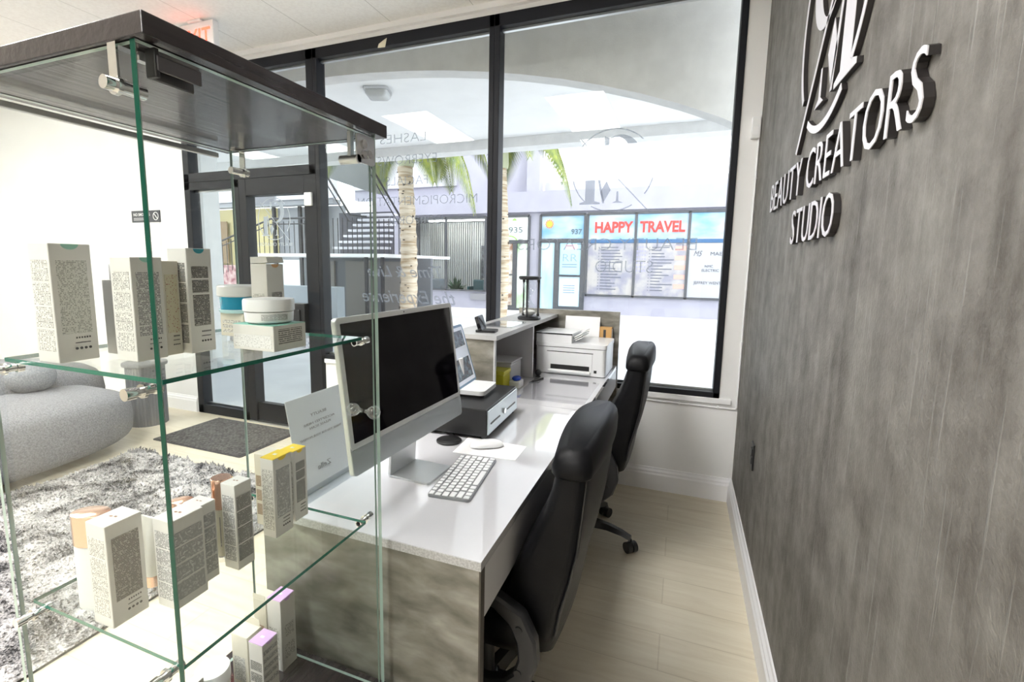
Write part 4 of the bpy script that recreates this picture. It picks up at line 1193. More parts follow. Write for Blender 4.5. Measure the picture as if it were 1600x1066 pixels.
# ---- sofa
BOUC = noise_mat('grey_boucle', (.20, .20, .22), (.33, .33, .35), (1, 1, 1), .95, nscale=120, detail=4, lo=.35, hi=.65, bump=.7, bscale=170)
SF = thing('sofa', 'plump rounded grey boucle sofa on the shaggy rug by the left wall', 'sofa', (-4.15, 1.25, 0))
def blob(x0, x1, y0, y1, z0, z1, ex=2.8, ez=2.6, n=48, nz=18):
    rs = []
    for k in range(nz + 1):
        t = -PI / 2 + PI * k / nz
        t = max(-PI / 2 + .12, min(PI / 2 - .12, t))
        c = math.cos(t) ** (2 / ez); s = math.copysign(abs(math.sin(t)) ** (2 / ez), math.sin(t))
        rs.append([((x0 + x1) / 2 + (x1 - x0) / 2 * c * math.copysign(abs(math.cos(a)) ** (2 / ex), math.cos(a)),
                    (y0 + y1) / 2 + (y1 - y0) / 2 * c * math.copysign(abs(math.sin(a)) ** (2 / ex), math.sin(a)),
                    (z0 + z1) / 2 + (z1 - z0) / 2 * s) for a in [2 * PI * i / n for i in range(n)]])
    return rs
m = MB(); m.rings(blob(-.45, .60, -1.35, 1.12, .02, .465, 3.8, 4.4)); m.build('seat', BOUC, SF, smooth=70)
m = MB(); m.rings(blob(-.90, -.02, -1.45, 1.30, .02, .64, 3.4, 3.2)); m.build('backrest', BOUC, SF, smooth=70)
m = MB(); m.ell((-.03, .68, .555), (.125, .14, .115), M=Matrix.Rotation(R(-12), 3, 'Y'))
tag(m.build('round_cushion', noise_mat('ball_boucle', (.25, .26, .28), (.38, .39, .41), (1, 1, 1), .95, nscale=110, bump=.6, bscale=170), smooth=70, loc=(-4.15, 1.25, 0)), 'round grey ball cushion resting on the sofa seat', 'cushion')
# ---- fluted side table
FLUT = noise_mat('grey_fluted_wood', (.13, .135, .15), (.19, .195, .21), (30, 30, 2), .55)
t = thing('side_table', 'round fluted dark grey side table at the end of the sofa', 'side table', (-4.16, 2.69, 0))
m = MB()
n = 180
def flr(r, z): return [((r + .006 * abs(math.sin(i * PI / 5))) * math.cos(2 * PI * i / n), (r + .006 * abs(math.sin(i * PI / 5))) * math.sin(2 * PI * i / n), z) for i in range(n)]
m.rings([flr(.135, 0), flr(.135, .50)]); m.build('fluted_base', FLUT, t, smooth=35)
m = MB(); m.lathe([(.145, .5005), (.160, .503), (.163, .515), (.160, .527), (.145, .530)], seg=64); m.build('table_top', FLUT, t, smooth=40)

# ---- shaggy rug
RUGM = mat('rug_pile', (.4, .4, .4), .95)
def _rug(m):
    b = m.node_tree.nodes['Principled BSDF']
    tc = N(m, 'ShaderNodeTexCoord')
    a = N(m, 'ShaderNodeTexNoise'); a.inputs['Scale'].default_value = 5.5; a.inputs['Detail'].default_value = 6; a.inputs['Roughness'].default_value = .65; a.inputs['Distortion'].default_value = .7
    L(m, tc.outputs['Object'], a.inputs['Vector'])
    c = N(m, 'ShaderNodeTexNoise'); c.inputs['Scale'].default_value = 160; c.inputs['Detail'].default_value = 3; L(m, tc.outputs['Object'], c.inputs['Vector'])
    mx = N(m, 'ShaderNodeMix', data_type='FLOAT'); mx.inputs['Factor'].default_value = .35; L(m, a.outputs['Fac'], mx.inputs['A']); L(m, c.outputs['Fac'], mx.inputs['B'])
    cr = N(m, 'ShaderNodeValToRGB')
    cr.color_ramp.elements[0].position = .41; cr.color_ramp.elements[0].color = (.03, .03, .034, 1)
    cr.color_ramp.elements[1].position = .59; cr.color_ramp.elements[1].color = (.64, .62, .61, 1)
    e = cr.color_ramp.elements.new(.50); e.color = (.34, .33, .33, 1)
    L(m, mx.outputs['Result'], cr.inputs[0]); L(m, cr.outputs[0], b.inputs['Base Color'])
_rug(RUGM)
t = thing('shaggy_rug', 'shaggy marbled grey rug in front of the sofa', 'rug', (0, 0, 0))
random.seed(11)
RX0, RX1, RY0, RY1 = -3.56, -1.93, .02, 2.22
m = MB()
m.box(RX0, RX1, RY0, RY1, .0005, .010)
m.build('rug_backing', mat('rug_back', (.03, .03, .03), .9), t)
# pile: tufts in diagonal swathes
vs = []; fs = []
NT = 30000
for i in range(NT):
    x = random.uniform(RX0, RX1); y = random.uniform(RY0, RY1)
    # quilted furrows
    f = min(abs(((x + y * .25) * 2.9) % 1 - .5), abs(((y - x * .12) * 2.9) % 1 - .5)) * 2
    h = (.010 + .030 * min(1, (0.5 - abs(((x + y * .25) * 2.9) % 1 - .5)) * 4) * min(1, (0.5 - abs(((y - x * .12) * 2.9) % 1 - .5)) * 4)) * random.uniform(.8, 1.15)
    a = random.uniform(0, 2 * PI); l = random.uniform(.008, .022); wd = random.uniform(.004, .008)
    ca, sa = math.cos(a), math.sin(a)
    b = len(vs)
    vs += [(x - sa * wd, y + ca * wd, .008), (x + sa * wd, y - ca * wd, .008), (x + ca * l * .5 + sa * wd * .8, y + sa * l * .5 - ca * wd * .8, .008 + h * .75), (x + ca * l * .5 - sa * wd * .8, y + sa * l * .5 + ca * wd * .8, .008 + h * .75), (x + ca * l, y + sa * l, .008 + h)]
    fs += [(b, b + 1, b + 2, b + 3), (b + 3, b + 2, b + 4)]
me = bpy.data.meshes.new('pile'); me.from_pydata(vs, [], fs); me.materials.append(RUGM)
o = bpy.data.objects.new('pile', me); COL.objects.link(o); o.parent = t; o['kind'] = 'stuff'
m = MB()
NX, NY = 96, 110
V = []
for i in range(NX + 1):
    row = []
    for j in range(NY + 1):
        x = RX0 + (RX1 - RX0) * i / NX; y = RY0 + (RY1 - RY0) * j / NY
        h = .026 * min(1, (0.5 - abs(((x + y * .25) * 2.9) % 1 - .5)) * 4) * min(1, (0.5 - abs(((y - x * .12) * 2.9) % 1 - .5)) * 4)
        edge = 1 if 0 < i < NX and 0 < j < NY else 0
        row.append(m.bm.verts.new((x, y, .0102 + (h + random.uniform(0, .004)) * edge)))
    V.append(row)
for i in range(NX):
    for j in range(NY): m._f([V[i][j], V[i + 1][j], V[i + 1][j + 1], V[i][j + 1]])
m.build('pile_base', RUGM, t, smooth=60, recalc=False)
# ================================================================ OUTSIDE
PAVE = noise_mat('pale_paving', (.60, .62, .64), (.70, .72, .74), (1, 1, 1), .8, nscale=1.3)
m = MB(); m.box(-30, 14, YW + .12, 30, -.12, -.02)
tag(m.build('ground', PAVE), kind='structure')
m = MB(); m.box(-30, 14, YW + .12, 7.9, -.02, -.002)
tag(m.build('walkway', noise_mat('shaded_walkway_concrete', (.56, .58, .61), (.64, .66, .69), (1, 1, 1), .7, nscale=2)), kind='structure')  # greyer than the paving, arcade shade put into its colour
# arcade: arch wall, ceiling, outer beam
ARW = noise_mat('arcade_stucco', (.70, .70, .69), (.76, .76, .75), (1, 1, 1), .85, nscale=9, bump=.15, bscale=70)
m = MB()
xc, a_, b_, zt = -3.2, 4.4, 1.74, 2.945
P = [(-9.6, 3.2), (-9.6, 0), (-7.65, 0)]
for i in range(41):
    t_ = PI - PI * i / 40
    P.append((xc + a_ * math.cos(t_), max(0, zt - b_ + b_ * math.sin(t_))))
P += [(1.25, 0), (3.5, 0), (3.5, 3.2)]
# quads between arch and top
for k in range(len(P) - 2):
    pass
arch = P[3:44]
for k in range(40):
    (xa, za), (xb, zb_) = arch[k], arch[k + 1]
    vsx = [(xa, za), (xb, zb_), (xb, 3.2), (xa, 3.2)]
    m.prism(vsx, 'xz', 3.60, 3.76)
m.box(-9.6, arch[0][0], 3.60, 3.76, 0, 3.2); m.box(arch[-1][0], 3.5, 3.60, 3.76, 0, 3.2)
tag(m.build('wall_arcade', ARW), kind='structure')
m = MB(); m.box(-20, 6, YW + .121, 7.25, 3.2, 3.45)
tag(m.build('ceiling_arcade', noise_mat('arcade_ceiling_paint', (.88, .88, .87), (.92, .92, .91), (1, 1, 1), .8, nscale=3)), kind='structure')
m = MB(); m.box(-20, 6, 6.95, 7.25, 3.06, 3.199)
tag(m.build('trim_3', ARW), kind='structure')
m = MB(); m.box(-20, 6, YB, YW + .12, ZC + .2, ZC + .45)
tag(m.build('ceiling_slab', ARW), kind='structure')
t = thing('outdoor_ceiling_light', 'square glass ceiling lamp on the arcade ceiling outside', 'ceiling light', (-3.14, 4.66, 3.2), R(20))
m = MB(); m.prism(rrect(-.13, .13, -.13, .13, .04), 'xy', -.03, 0); m.build('housing', STEEL, t, smooth=30)
m = MB(); m.rings([[(x * s, y * s, z) for x, y in rrect(-.12, .12, -.12, .12, .04)] for s, z in ((1, -.03), (.97, -.06), (.80, -.085), (.5, -.095))]); m.build('glass_cover', mat('ribbed_glass', (.50, .51, .50), .25), t, smooth=40)

LIL = noise_mat('lilac_white_stucco', (.355, .35, .42), (.39, .385, .455), (1, 1, 1), .85, nscale=2)
LIL2 = noise_mat('pale_stucco', (.50, .50, .55), (.54, .54, .59), (1, 1, 1), .85, nscale=2)
YF = 14.5
FR = mat('shopfront_frame', (.07, .075, .085), .4)
B = thing('shop_building', 'pale lilac mall building across the courtyard with a row of shopfronts', 'building', (-4, YF, 0))
def bb(name, mt, x0, x1, y0, y1, z0, z1, par=B, bev=0):
    m = MB(); m.box(x0 + 4, x1 + 4, y0 - YF, y1 - YF, z0, z1, 0, bev); return m.build(name, mt, par)
m = MB()
for q in ((-10.0, -8.93, -.02, 3.56), (-5.82, 6, -.02, 3.56), (-8.93, -5.82, -.02, .50), (-8.93, -5.82, 2.88, 3.56)): m.box(q[0] + 4, q[1] + 4, .001, .6, q[2], q[3])
m.build('facade', LIL, B)
bb('parapet', LIL, -10.0, 6, YF - .10, YF, 2.96, 3.56)
bb('upper_storey', LIL, -11, -4.56, YF + .3, YF + .6, 3.56, 6.2)
bb('upper_panel', LIL2, -11.0, -7.0, YF + .22, YF + .30, 3.9, 5.8)
bb('upper_column', LIL, -4.55, -4.15, YF, YF + .4, 3.56, 6.2)
bb('upper_wall', LIL2, -4.14, 6, YF + .55, YF + .6, 3.56, 3.9)
def shopframe(name, label, x0, x1, z0, z1, posts, panes, cat='shopfront', transom=None):
    t = thing(name, label, cat, ((x0 + x1) / 2, YF, z0))
    ox, oz = (x0 + x1) / 2, z0
    m = MB()
    for x in [x0, x1] + posts: m.box(x - .035 - ox, x + .035 - ox, -.06, 0, 0, z1 - z0)
    m.box(x0 - ox, x1 - ox, -.06, 0, z1 - z0 - .035, z1 - z0 + .035); m.box(x0 - ox, x1 - ox, -.06, 0, 0, .05)
    m.build('frame', FR, t)
    return t, ox, oz
# 1) HAPPY TRAVEL windows
SKYG = noise_mat('printed_sky', (.15, .36, .54), (.50, .56, .62), (.8, 1, 1.6), .4, nscale=1.1, lo=.38, hi=.62)
t, ox, oz = shopframe('travel_shopfront', 'shop windows printed with a blue sky and red HAPPY TRAVEL lettering', -2.66, 1.9, .50, 2.87, [-1.31, .075, 1.28], None)
def pn(name, mt, x0, x1, z0, z1, d=.012, par=None):
    m = MB(); m.box(x0 - ox, x1 - ox, -.02 - d, -.001 - d, z0 - oz, z1 - oz); return m.build(name, mt, par or t)
pn('sky_print', SKYG, -2.63, 1.87, 2.14, 2.83)
NAVY = mat('navy_band', (.05, .13, .27), .4)
pn('blue_band', NAVY, -2.63, 1.87, 2.04, 2.139)
LST = noise_mat('pale_photo_print', (.27, .27, .33), (.42, .40, .39), (1, 1, 1), .4, nscale=2.6, lo=.42, hi=.6)
pn('window_print', LST, -2.63, -1.345, .56, 2.03)
pn('window_print', LST, -1.275, .04, .56, 2.03)
pn('window_print', mat('white_print', (.42, .43, .46), .4), .11, 1.87, .56, 2.03)
RD = mat('travel_red', (.68, .05, .04), .4)
m = MB()
put_text(m, 'HAPPY', (-1.92 - ox, -.034, 2.34 - oz), (1, 0, 0), (0, 0, 1), (0, -1, 0), .30, 1.06, .012, .035)
put_text(m, 'TRAVEL', (-.62 - ox, -.034, 2.34 - oz), (1, 0, 0), (0, 0, 1), (0, -1, 0), .30, 1.18, .012, .035)
m.build('lettering', RD, t)
m = MB()
random.seed(5)
for x0 in (-2.25, -.86):
    for k in range(15):
        z = 1.90 - k * .085
        m.box(x0 - ox, x0 + random.uniform(.25, .62) - ox, -.036, -.033, z - oz, z + .028 - oz)
        m.box(x0 - .07 - ox, x0 - .045 - ox, -.036, -.033, z - oz, z + .025 - oz)
m.build('service_list', mat('list_ink', (.12, .13, .17), .5), t)
m = MB()
for k in range(5): m.box(-.25 - ox, .03 - ox, -.0355, -.033, 1.95 - k * .26 - .12 - oz, 1.95 - k * .26 - oz)
m.build('flag_stripes', mat('flag_red', (.72, .36, .30), .5), t)
m = MB()
for k in range(7):
    for j in range(4): m.box(-1.26 + j * .07 - ox, -1.225 + j * .07 - ox, -.0355, -.033, 1.9 - k * .11 - oz, 1.94 - k * .11 - oz)
m.build('flag_stars', mat('flag_blue', (.30, .30, .48), .5), t)
m = MB()
put_text(m, 'NMC', (.62 - ox, -.034, 1.38 - oz), (1, 0, 0), (0, 0, 1), (0, -1, 0), .07, .20, .004)
put_text(m, 'ELECTRIC', (.66 - ox, -.034, 1.27 - oz), (1, 0, 0), (0, 0, 1), (0, -1, 0), .07, .42, .004)
put_text(m, 'JEFFREY WENT', (.60 - ox, -.034, .93 - oz), (1, 0, 0), (0, 0, 1), (0, -1, 0), .08, .68, .004)
put_text(m, 'M5', (.33 - ox, -.034, 1.68 - oz), (1, 0, 0), (0, 0, 1), (0, -1, 0), .15, .22, .004, 0, shear=.4)
put_text(m, 'MAE', (.78 - ox, -.034, 1.70 - oz), (1, 0, 0), (0, 0, 1), (0, -1, 0), .10, .28, .004)
m.build('tenant_names', mat('tenant_ink', (.10, .10, .12), .5), t)
# 2) door unit 937
t, ox, oz = shopframe('shop_door', 'glass shop door numbered 937 with pale blue prints and a small sun sticker', -4.07, -2.735, 0, 2.87, [], None, 'shop door')
pn('sky_print', SKYG, -4.03, -2.735, 2.17, 2.83)
m = MB(); m.box(-4.07 - ox, -2.735 - ox, -.06, 0, 2.06 - oz, 2.16 - oz); m.box(-3.62 - ox, -3.47 - ox, -.07, -.001, 0, 2.06); m.box(-2.83 - ox, -2.735 - ox, -.07, -.001, 0, 2.06); m.box(-3.47 - ox, -2.83 - ox, -.07, -.001, 0, .16); m.box(-3.47 - ox, -2.83 - ox, -.07, -.001, 1.06, 1.10)
m.build('door_frame', FR, t)
BLP = noise_mat('blue_print', (.34, .60, .80), (.66, .80, .88), (2, 1, .6), .4, nscale=1.2)
pn('side_print', BLP, -4.03, -3.625, .04, 2.05)
pn('upper_print', mat('cyan_print', (.42, .68, .84), .4), -3.46, -2.84, 1.11, 2.04)
pn('lower_print', mat('pale_cyan_print', (.60, .76, .86), .4), -3.46, -2.84, .17, 1.05)
m = MB(); put_text(m, '937', (-2.98 - ox, -.034, 2.30 - oz), (1, 0, 0), (0, 0, 1), (0, -1, 0), .15, .32, .004, .03); m.build('number', mat('number_ink', (.10, .16, .2), .5), t)
m = MB(); put_text(m, 'RR', (-3.15 - ox, -.034, 1.50 - oz), (1, 0, 0), (0, 0, 1), (0, -1, 0), .24, .42, .004, -.02)
for z in (1.40, 1.33): m.box(-3.38 - ox, -2.94 - ox, -.036, -.033, z - oz, z + .03 - oz)
for z in (.78, .71, .64, .57): m.box(-3.33 - ox, -2.98 - ox, -.036, -.033, z - oz, z + .025 - oz)
m.build('lettering', mat('rr_ink', (.22, .30, .40), .5), t)
m = MB(); m.box(-3.30 - ox, -2.94 - ox, -.036, -.033, 1.86 - oz, 2.0 - oz); m.build('pink_patch', mat('pink', (.80, .50, .55), .5), t)
m = MB(); sx, sz = -3.80 - ox, 2.60
m.cyl((sx, -.040, sz), (sx, -.033, sz), .085, seg=24)
m.build('sun_disc', mat('sun_yellow', (.90, .55, .06), .5), t)
m = MB()
for k in range(12):
    a = 2 * PI * k / 12; c, s = math.cos(a), math.sin(a)
    m.prism([(sx + c * .09 - s * .025, sz + s * .09 + c * .025), (sx + c * .09 + s * .025, sz + s * .09 - c * .025), (sx + c * .15, sz + s * .15)], 'xz', -.038, -.033)
m.build('sun_rays', mat('sun_orange', (.85, .28, .05), .5), t)
# 3) shopfront 935
t, ox, oz = shopframe('shop_door', 'glass shop door numbered 935 with green leaf graphics and food pictures', -5.60, -4.43, 0, 2.86, [], None, 'shop door')
pn('white_green_print', noise_mat('green_white_print', (.40, .58, .25), (.84, .88, .84), (1, 1, .8), .4, nscale=.9, lo=.30, hi=.42), -5.56, -4.47, 2.14, 2.82)
m = MB(); m.box(-5.60 - ox, -4.43 - ox, -.06, 0, 2.04, 2.13); m.box(-4.93 - ox, -4.80 - ox, -.07, -.001, 0, 2.04); m.box(-5.57 - ox, -4.93 - ox, -.07, -.001, .0, .12); m.box(-5.57 - ox, -4.93 - ox, -.07, -.001, 1.06, 1.10); m.build('door_frame', FR, t)
pn('food_print', noise_mat('food_print', (.30, .16, .10), (.82, .78, .70), (1, 1, 1), .4, nscale=3.4, lo=.40, hi=.56), -5.56, -4.94, .13, 2.03)
pn('leaf_print', noise_mat('leaf_print', (.30, .52, .22), (.78, .84, .80), (.7, 1, .4), .4, nscale=2.0, lo=.40, hi=.55), -4.79, -4.47, .04, 2.03)
m = MB(); put_text(m, '935', (-4.86 - ox, -.034, 2.36 - oz), (1, 0, 0), (0, 0, 1), (0, -1, 0), .18, .44, .006, 0); m.build('number', mat('number_grey', (.10, .15, .16), .5), t)
m = MB(); m.prism([(p[0] - 5.05 - ox, p[1] + 1.97) for p in arc_band(.27, .31, 25, 120, 16)], 'xz', -.036, -.033); m.prism([(p[0] - 4.9 - ox, p[1] + 2.72) for p in arc_band(.0, .07, 0, 180, 8)], 'xz', -.036, -.033); m.build('green_swoosh', mat('leaf_green', (.32, .55, .15), .5), t)
# 4) slatted storefront
t, ox, oz = shopframe('slatted_storefront', 'dark framed shop window with tall vertical blinds and a patterned dark door', -8.9, -5.85, .52, 2.86, [-7.23], None)
m = MB()
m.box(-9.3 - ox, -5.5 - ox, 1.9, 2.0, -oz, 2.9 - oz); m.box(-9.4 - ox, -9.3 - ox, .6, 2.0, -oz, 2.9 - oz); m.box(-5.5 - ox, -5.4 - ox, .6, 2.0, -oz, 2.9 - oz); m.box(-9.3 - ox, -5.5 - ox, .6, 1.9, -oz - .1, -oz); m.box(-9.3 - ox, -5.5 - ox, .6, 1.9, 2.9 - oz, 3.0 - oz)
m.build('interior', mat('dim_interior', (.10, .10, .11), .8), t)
for i in range(44):
    x = -9.25 + i * .085
    if i == 0:
        m = MB(); m.box(0, .055, 1.86, 1.899, -oz + .02, 2.88 - oz); s0 = m.build('wall_slat', mat('slat_grey', (.72, .73, .71), .6), t); s0.location = (x - ox, 0, 0)
    else:
        s = s0.copy(); COL.objects.link(s); s.parent = t; s.location = (x - ox, 0, 0)
m = MB(); m.box(-6.75 - ox, -5.75 - ox, 1.80, 1.858, -oz + .01, 2.05 - oz); m.build('dark_door', noise_mat('pattern_dark', (.04, .045, .05), (.16, .18, .20), (1, 1, 1), .4, nscale=9, lo=.45, hi=.6), t)
m = MB(); m.box(-6.25 - ox, -6.05 - ox, 1.79, 1.80, .2, 1.4); m.build('door_glass', mat('pale_glass', (.60, .62, .61), .3), t)
m = MB(); m.box(-8.87 - ox, -5.88 - ox, -.03, -.024, .03, 2.30); m.build('pane', WGLASS, t)
t = thing('interior_lamp', 'white strip lamp on the ceiling inside the slatted storefront', 'ceiling light', (-7.3, YF + 1.2, 2.9))
m = MB(); m.box(-1.2, 1.2, -.05, .05, -.04, 0); m.build('diffuser', mat('shop_lamp', (.9, .9, .9), .5, emit=(1, .97, .92), es=9), t)
bb('wall_vent', mat('vent_grey', (.25, .25, .27), .6), -6.35, -5.82, YF - .05, YF - .001, .25, .46)
TEALC = mat('navy_upholstery', (.035, .08, .12), .6)
for i, (x, lb) in enumerate(((-8.3, 'dark blue armchair seen inside the slatted storefront on the left'), (-6.6, 'teal armchair seen before the dark door of the slatted storefront'))):
    t = thing('armchair', lb, 'armchair', (x, YF + 1.2, 0))
    mt = TEALC if i == 0 else mat('teal_upholstery', (.035, .12, .14), .6)
    m = MB(); m.box(-.28, .28, -.2, .25, .25, .45, 0, .04); m.build('seat', mt, t)
    m = MB(); m.box(-.28, .28, .17, .28, .45, .85, 0, .04); m.build('backrest', mt, t)
    for sx_ in (-1, 1):
        m = MB(); m.box(sx_ * .30 - .04, sx_ * .30 + .04, -.2, .25, .001, .62, 0, .02); m.build('arm', mt, t)
t = thing('potted_plant', 'leafy green potted plant inside the slatted storefront between the armchairs', 'plant', (-7.45, YF + 1.2, 0))
m = MB(); m.lathe([(.12, 0), (.17, .42), (.15, .42)], seg=20); m.build('pot', mat('charcoal_pot', (.04, .04, .045), .5), t)
m = MB(); random.seed(2)
for k in range(60):
    a = random.uniform(0, 2 * PI); e = random.uniform(.2, 1.4); l = random.uniform(.25, .55)
    d = Vector((math.cos(a) * math.cos(e), math.sin(a) * math.cos(e), math.sin(e))); s = d.orthogonal().normalized() * .035
    c = Vector((0, 0, .45))
    m.quad([c, c + d * l * .5 + s, c + d * l, c + d * l * .5 - s])
m.build('foliage', mat('plant_green', (.04, .10, .04), .5), t, recalc=False)

# ---- palms
BARK = noise_mat('palm_bark', (.34, .25, .15), (.60, .53, .42), (1, 1, 9), .8, nscale=2.6, lo=.35, hi=.6, bump=.4)
SCAR = mat('bark_scar', (.05, .035, .025), .8)
SHAFT = mat('crownshaft', (.42, .45, .30), .5)
LEAF = noise_mat('palm_leaf', (.055, .10, .008), (.20, .24, .015), (3, 3, 3), .45, nscale=2)
def palm(label, x, y, r, h, fr, seed):
    t = thing('palm_tree', label, 'palm tree', (x, y, -.02), 0, 'palm trees in the courtyard')
    random.seed(seed)
    m = MB()
    rs = []
    nn = 46
    for k in range(nn + 1):
        z = h * k / nn
        rr = r * (1.12 - .22 * (z / h)) * (1 + .035 * (k % 2)) * (1 + .05 * math.sin(k * 1.7))
        off = .05 * math.sin(z * 1.1)
        rs.append([(off + rr * math.cos(2 * PI * i / 20), rr * math.sin(2 * PI * i / 20), z) for i in range(20)])
    m.rings(rs, 0)
    for k in range(34):
        z = random.uniform(.3, h - .1); a = random.uniform(PI, 2 * PI); off = .05 * math.sin(z * 1.1); rr = r * (1.12 - .22 * z / h) * 1.02
        m.ell((off + rr * math.cos(a), rr * math.sin(a), z), (.030, .012, random.uniform(.006, .022)), 1, 8, 6)
    m.build('trunk', [BARK, SCAR], t, smooth=60)
    m = MB(); m.lathe([(r * .92, h + .002), (r * 1.05, h + .10), (r * .85, h + .5), (r * .4, h + .9)], seg=20); m.build('crownshaft', SHAFT, t, smooth=60)
    for az, ln, rise, drop in fr:
        m = MB()
        pts = []
        a = R(az)
        n = 22
        for k in range(n + 1):
            s = k / n
            rad = ln * (s - .18 * s * s * s)
            z = h + .75 + rise * 4 * s * (1 - s) - drop * s * s
            pts.append(Vector((rad * math.cos(a), rad * math.sin(a), z)))
        m.tube(pts, [.022 * (1 - .8 * k / n) + .003 for k in range(n + 1)], 6)
        for k in range(3, n * 3):
            s = k / (n * 3); i = min(int(s * n), n - 1)
            p = pts[i].lerp(pts[i + 1], s * n - i)
            d = (pts[i + 1] - pts[i]).normalized()
            side = d.cross(Vector((0, 0, 1)))
            side = side.normalized() if side.length > .1 else Vector((-math.sin(a), math.cos(a), 0))
            L_ = .80 * math.sin(PI * min(.97, s * .85 + .14)) ** .7
            for sg in (-1, 1):
                q = (side * sg * .75 + d * .55 + Vector((0, 0, -.55 - .3 * s))).normalized()
                wv = q.cross(d).normalized() * .0 + d * .026
                e1 = p + q * L_ * .5 + Vector((0, 0, -.01)); e2 = p + q * L_ + Vector((0, 0, -.10 * L_))
                m.quad([p - wv * .5, p + wv * .5, e1 + wv, e1 - wv]); m.quad([e1 - wv, e1 + wv, e2 + wv * .1, e2 - wv * .1])
        m.build('frond', LEAF, t, recalc=False)
    return t
palm('nearer palm tree with a notched cream trunk seen through the middle window', -5.41, 9.0, .165, 3.35,
     [(-4, 1.95, .42, 1.72), (38, 2.2, .7, .9), (85, 2.2, .6, 1.0), (140, 2.2, .6, 1.0), (190, 2.2, .7, .9), (250, 1.7, .6, .8), (-50, 1.9, .8, .7), (-22, 1.1, .25, 1.15)], 4)
palm('farther slender palm tree right behind the window mullion', -4.02, 11.0, .115, 3.6,
     [(-2, 2.0, .45, 1.65), (50, 2.1, .7, .9), (110, 2.1, .6, .9), (180, 2.0, .7, .9), (240, 1.9, .7, .8), (-50, 1.9, .8, .8)], 9)

# ---- stairs and gallery at the left
ST = thing('staircase', 'black railed outdoor staircase with pale treads beyond the middle window', 'staircase', (-7.0, 9.2, 0))
for i in range(7):
    z = 1.70 + i * .155
    m = MB(); m.box(-.85 - i * .05, .62 - i * .13, .45 + i * .26, .70 + i * .26, z, z + .05); m.build('tread', LIL2, ST)
def rail(pts, r):
    m = MB(); m.tube(pts, r, 8); m.build('handrail', DARKMET, ST, smooth=50)
rail([(-.62, -.20, 3.55), (.18, -.20, 2.40), (.60, -.20, 2.36)], .024)
rail([(-.66, -.20, 3.42), (.14, -.20, 2.27), (.60, -.20, 2.24)], .014)
rail([(.42, .25, 3.50), (1.18, .25, 2.36), (1.62, .25, 2.33)], .024)
rail([(.36, .25, 3.40), (1.12, .25, 2.24), (1.62, .25, 2.22)], .014)
m = MB(); m.cyl((0, 0, 0), (0, 0, .78), .010, seg=6); b0 = m.build('baluster', DARKMET, ST); b0.location = (-.80, -.20, 1.57)
for i in range(1, 20):
    b = b0.copy(); COL.objects.link(b); b.parent = ST; b.location = (-.80 + i * .128, -.20 if i < 11 else .25, 1.57)
G = thing('gallery', 'grey raised gallery with a white ledge and brown shuttered doors below it', 'building', (-7.5, 9.6, 0))
def gb(name, mt, x0, x1, y0, y1, z0, z1, par, o):
    m = MB(); m.box(x0 - o[0], x1 - o[0], y0 - o[1], y1 - o[1], z0, z1); return m.build(name, mt, par)
DKW = mat('dark_grey_wall', (.15, .16, .18), .8)  # even dark grey for the wall under the ledge
o_ = (-7.5, 9.6)
gb('white_ledge', mat('white_ledge_paint', (.88, .89, .9), .5), -9.3, -5.78, 8.70, 11.8, 1.50, 1.568, G, o_)
gb('stair_backdrop', mat('stair_back_dark', (.05, .05, .065), .7), -9.25, -7.5, 11.7, 11.79, 1.569, 2.78, G, o_)  # dark panel added so the space behind the treads reads dark
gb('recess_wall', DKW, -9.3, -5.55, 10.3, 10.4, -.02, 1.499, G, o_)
for x in (-9.1, -7.95, -6.85):
    gb('shutter_door', mat('brown_shutter', (.20, .19, .18), .7), x, x + .8, 10.24, 10.299, -.02, 1.42, G, o_)
for x in (-6.25, -5.85):
    gb('post', DARKMET, x - .03, x + .03, 8.72, 8.78, -.02, 1.499, G, o_)
o_ = (-7.8, 8.6)
t = thing('planter_wall', 'low blue-grey masonry block under the gallery', 'planter', (-7.8, 8.6, 0))
gb('block', mat('planter_grey', (.32, .36, .40), .7), -9.0, -6.75, 8.4, 8.65, -.02, .86, t, o_)
m = MB(); m.box(-7.3, -5.3, 6.2, 8.2, -.002, .22)
tag(m.build('pebble_bed', noise_mat('pebbles', (.05, .04, .04), (.46, .42, .42), (1, 1, 1), .8, nscale=28, lo=.42, hi=.58)), 'raised bed of dark speckled pebbles in the courtyard', 'pebble bed')
m = MB(); m.prism([(-9.6, 3.75), (-8.3, 3.46), (-6.97, 3.03), (-6.97, 4.06), (-8.3, 4.30), (-9.6, 4.5)], 'xz', 9.9, 10.7)
tag(m.build('stair_soffit', mat('soffit_grey', (.13, .14, .145), .8)), 'plain grey soffit block of the upper stair flight', 'soffit')
m = MB(); m.box(-19, -9.6, 11.9, 12.1, 3.25, 4.6)
tag(m.build('high_fascia', LIL2), 'white upper fascia seen through the top of the entrance door', 'fascia')
t = thing('corner_shop', 'corner shop with warm yellow wall and dark red display beyond the entrance door', 'shop', (-15, 12.6, 0))
o_ = (-15, 12.6)
gb('yellow_wall', mat('warm_yellow_wall', (.46, .40, .20), .7), -19, -12.3, 12.5, 12.6, 1.2, 3.1, t, o_)
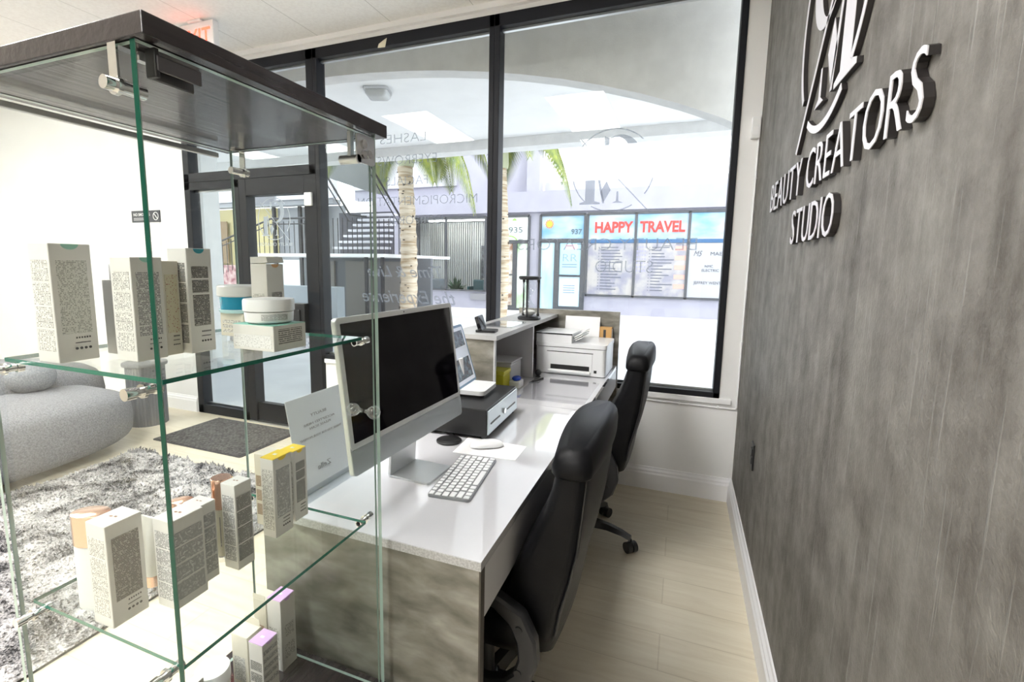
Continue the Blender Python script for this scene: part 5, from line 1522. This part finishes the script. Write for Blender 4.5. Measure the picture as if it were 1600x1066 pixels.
gb('red_display', noise_mat('red_display_print', (.20, .05, .07), (.50, .38, .36), (1, 1, 1), .6, nscale=6), -19, -12.9, 12.40, 12.49, -.02, 1.25, t, o_)
gb('amber_panel', mat('amber_wood', (.17, .11, .05), .6), -19, -14.4, 12.36, 12.39, 1.3, 2.7, t, o_)
gb('shop_glazing', mat('pale_shop_glass', (.62, .68, .70), .2), -12.8, -10.2, 12.40, 12.5, -.02, 1.45, t, o_)
gb('grey_wall', mat('mid_grey_wall', (.24, .25, .27), .7), -12.29, -9.7, 12.5, 12.6, 1.2, 3.1, t, o_)
for x in (-12.35, -11.3, -10.3): gb('post', DARKMET, x, x + .1, 12.3, 12.39, -.02, 3.1, t, o_)
gb('soffit_beam', mat('beam_grey', (.26, .27, .29), .7), -19, -9.7, 12.0, 12.35, 3.1, 3.24, t, o_)
t = thing('side_railing', 'dark sloping handrail with thin balusters beyond the entrance door', 'railing', (-11, 10.6, 0))
m = MB(); m.tube([(-4.2, 0, 1.15), (.3, 0, 2.55), (1.9, 0, 2.55)], .028, 8); m.build('handrail', DARKMET, t)
m = MB(); m.tube([(-4.2, 0, 1.00), (.3, 0, 2.40), (1.9, 0, 2.40)], .016, 8); m.build('lower_rail', DARKMET, t)
m = MB(); m.cyl((0, 0, 0), (0, 0, .9), .010, seg=6); b0 = m.build('baluster', DARKMET, t); b0.location = (-4.1, 0, .2)
for i in range(1, 33):
    b = b0.copy(); COL.objects.link(b); b.parent = t
    b.location = (-4.1 + i * .18, 0, .2 + min(i, 24) * .0572)
t = thing('hanging_sign', 'white hanging shop sign with a red letter seen through the sidelight', 'sign', (-7.35, 7.0, 2.75))
m = MB(); m.box(-.30, .42, -.03, .03, -.35, .30, 0, .01); m.build('board', LIL2, t)
m = MB(); put_text(m, 'E', (-.14, -.03, -.12), (1, 0, 0), (0, 0, 1), (0, -1, 0), .26, .17, .004, .04); m.build('lettering', RD, t)
m = MB(); m.box(-6.38, -6.12, 4.9, 5.15, -.001, 3.199)
tag(m.build('arcade_column', ARW), 'rough pale column outside beside the entrance sidelight', 'column')
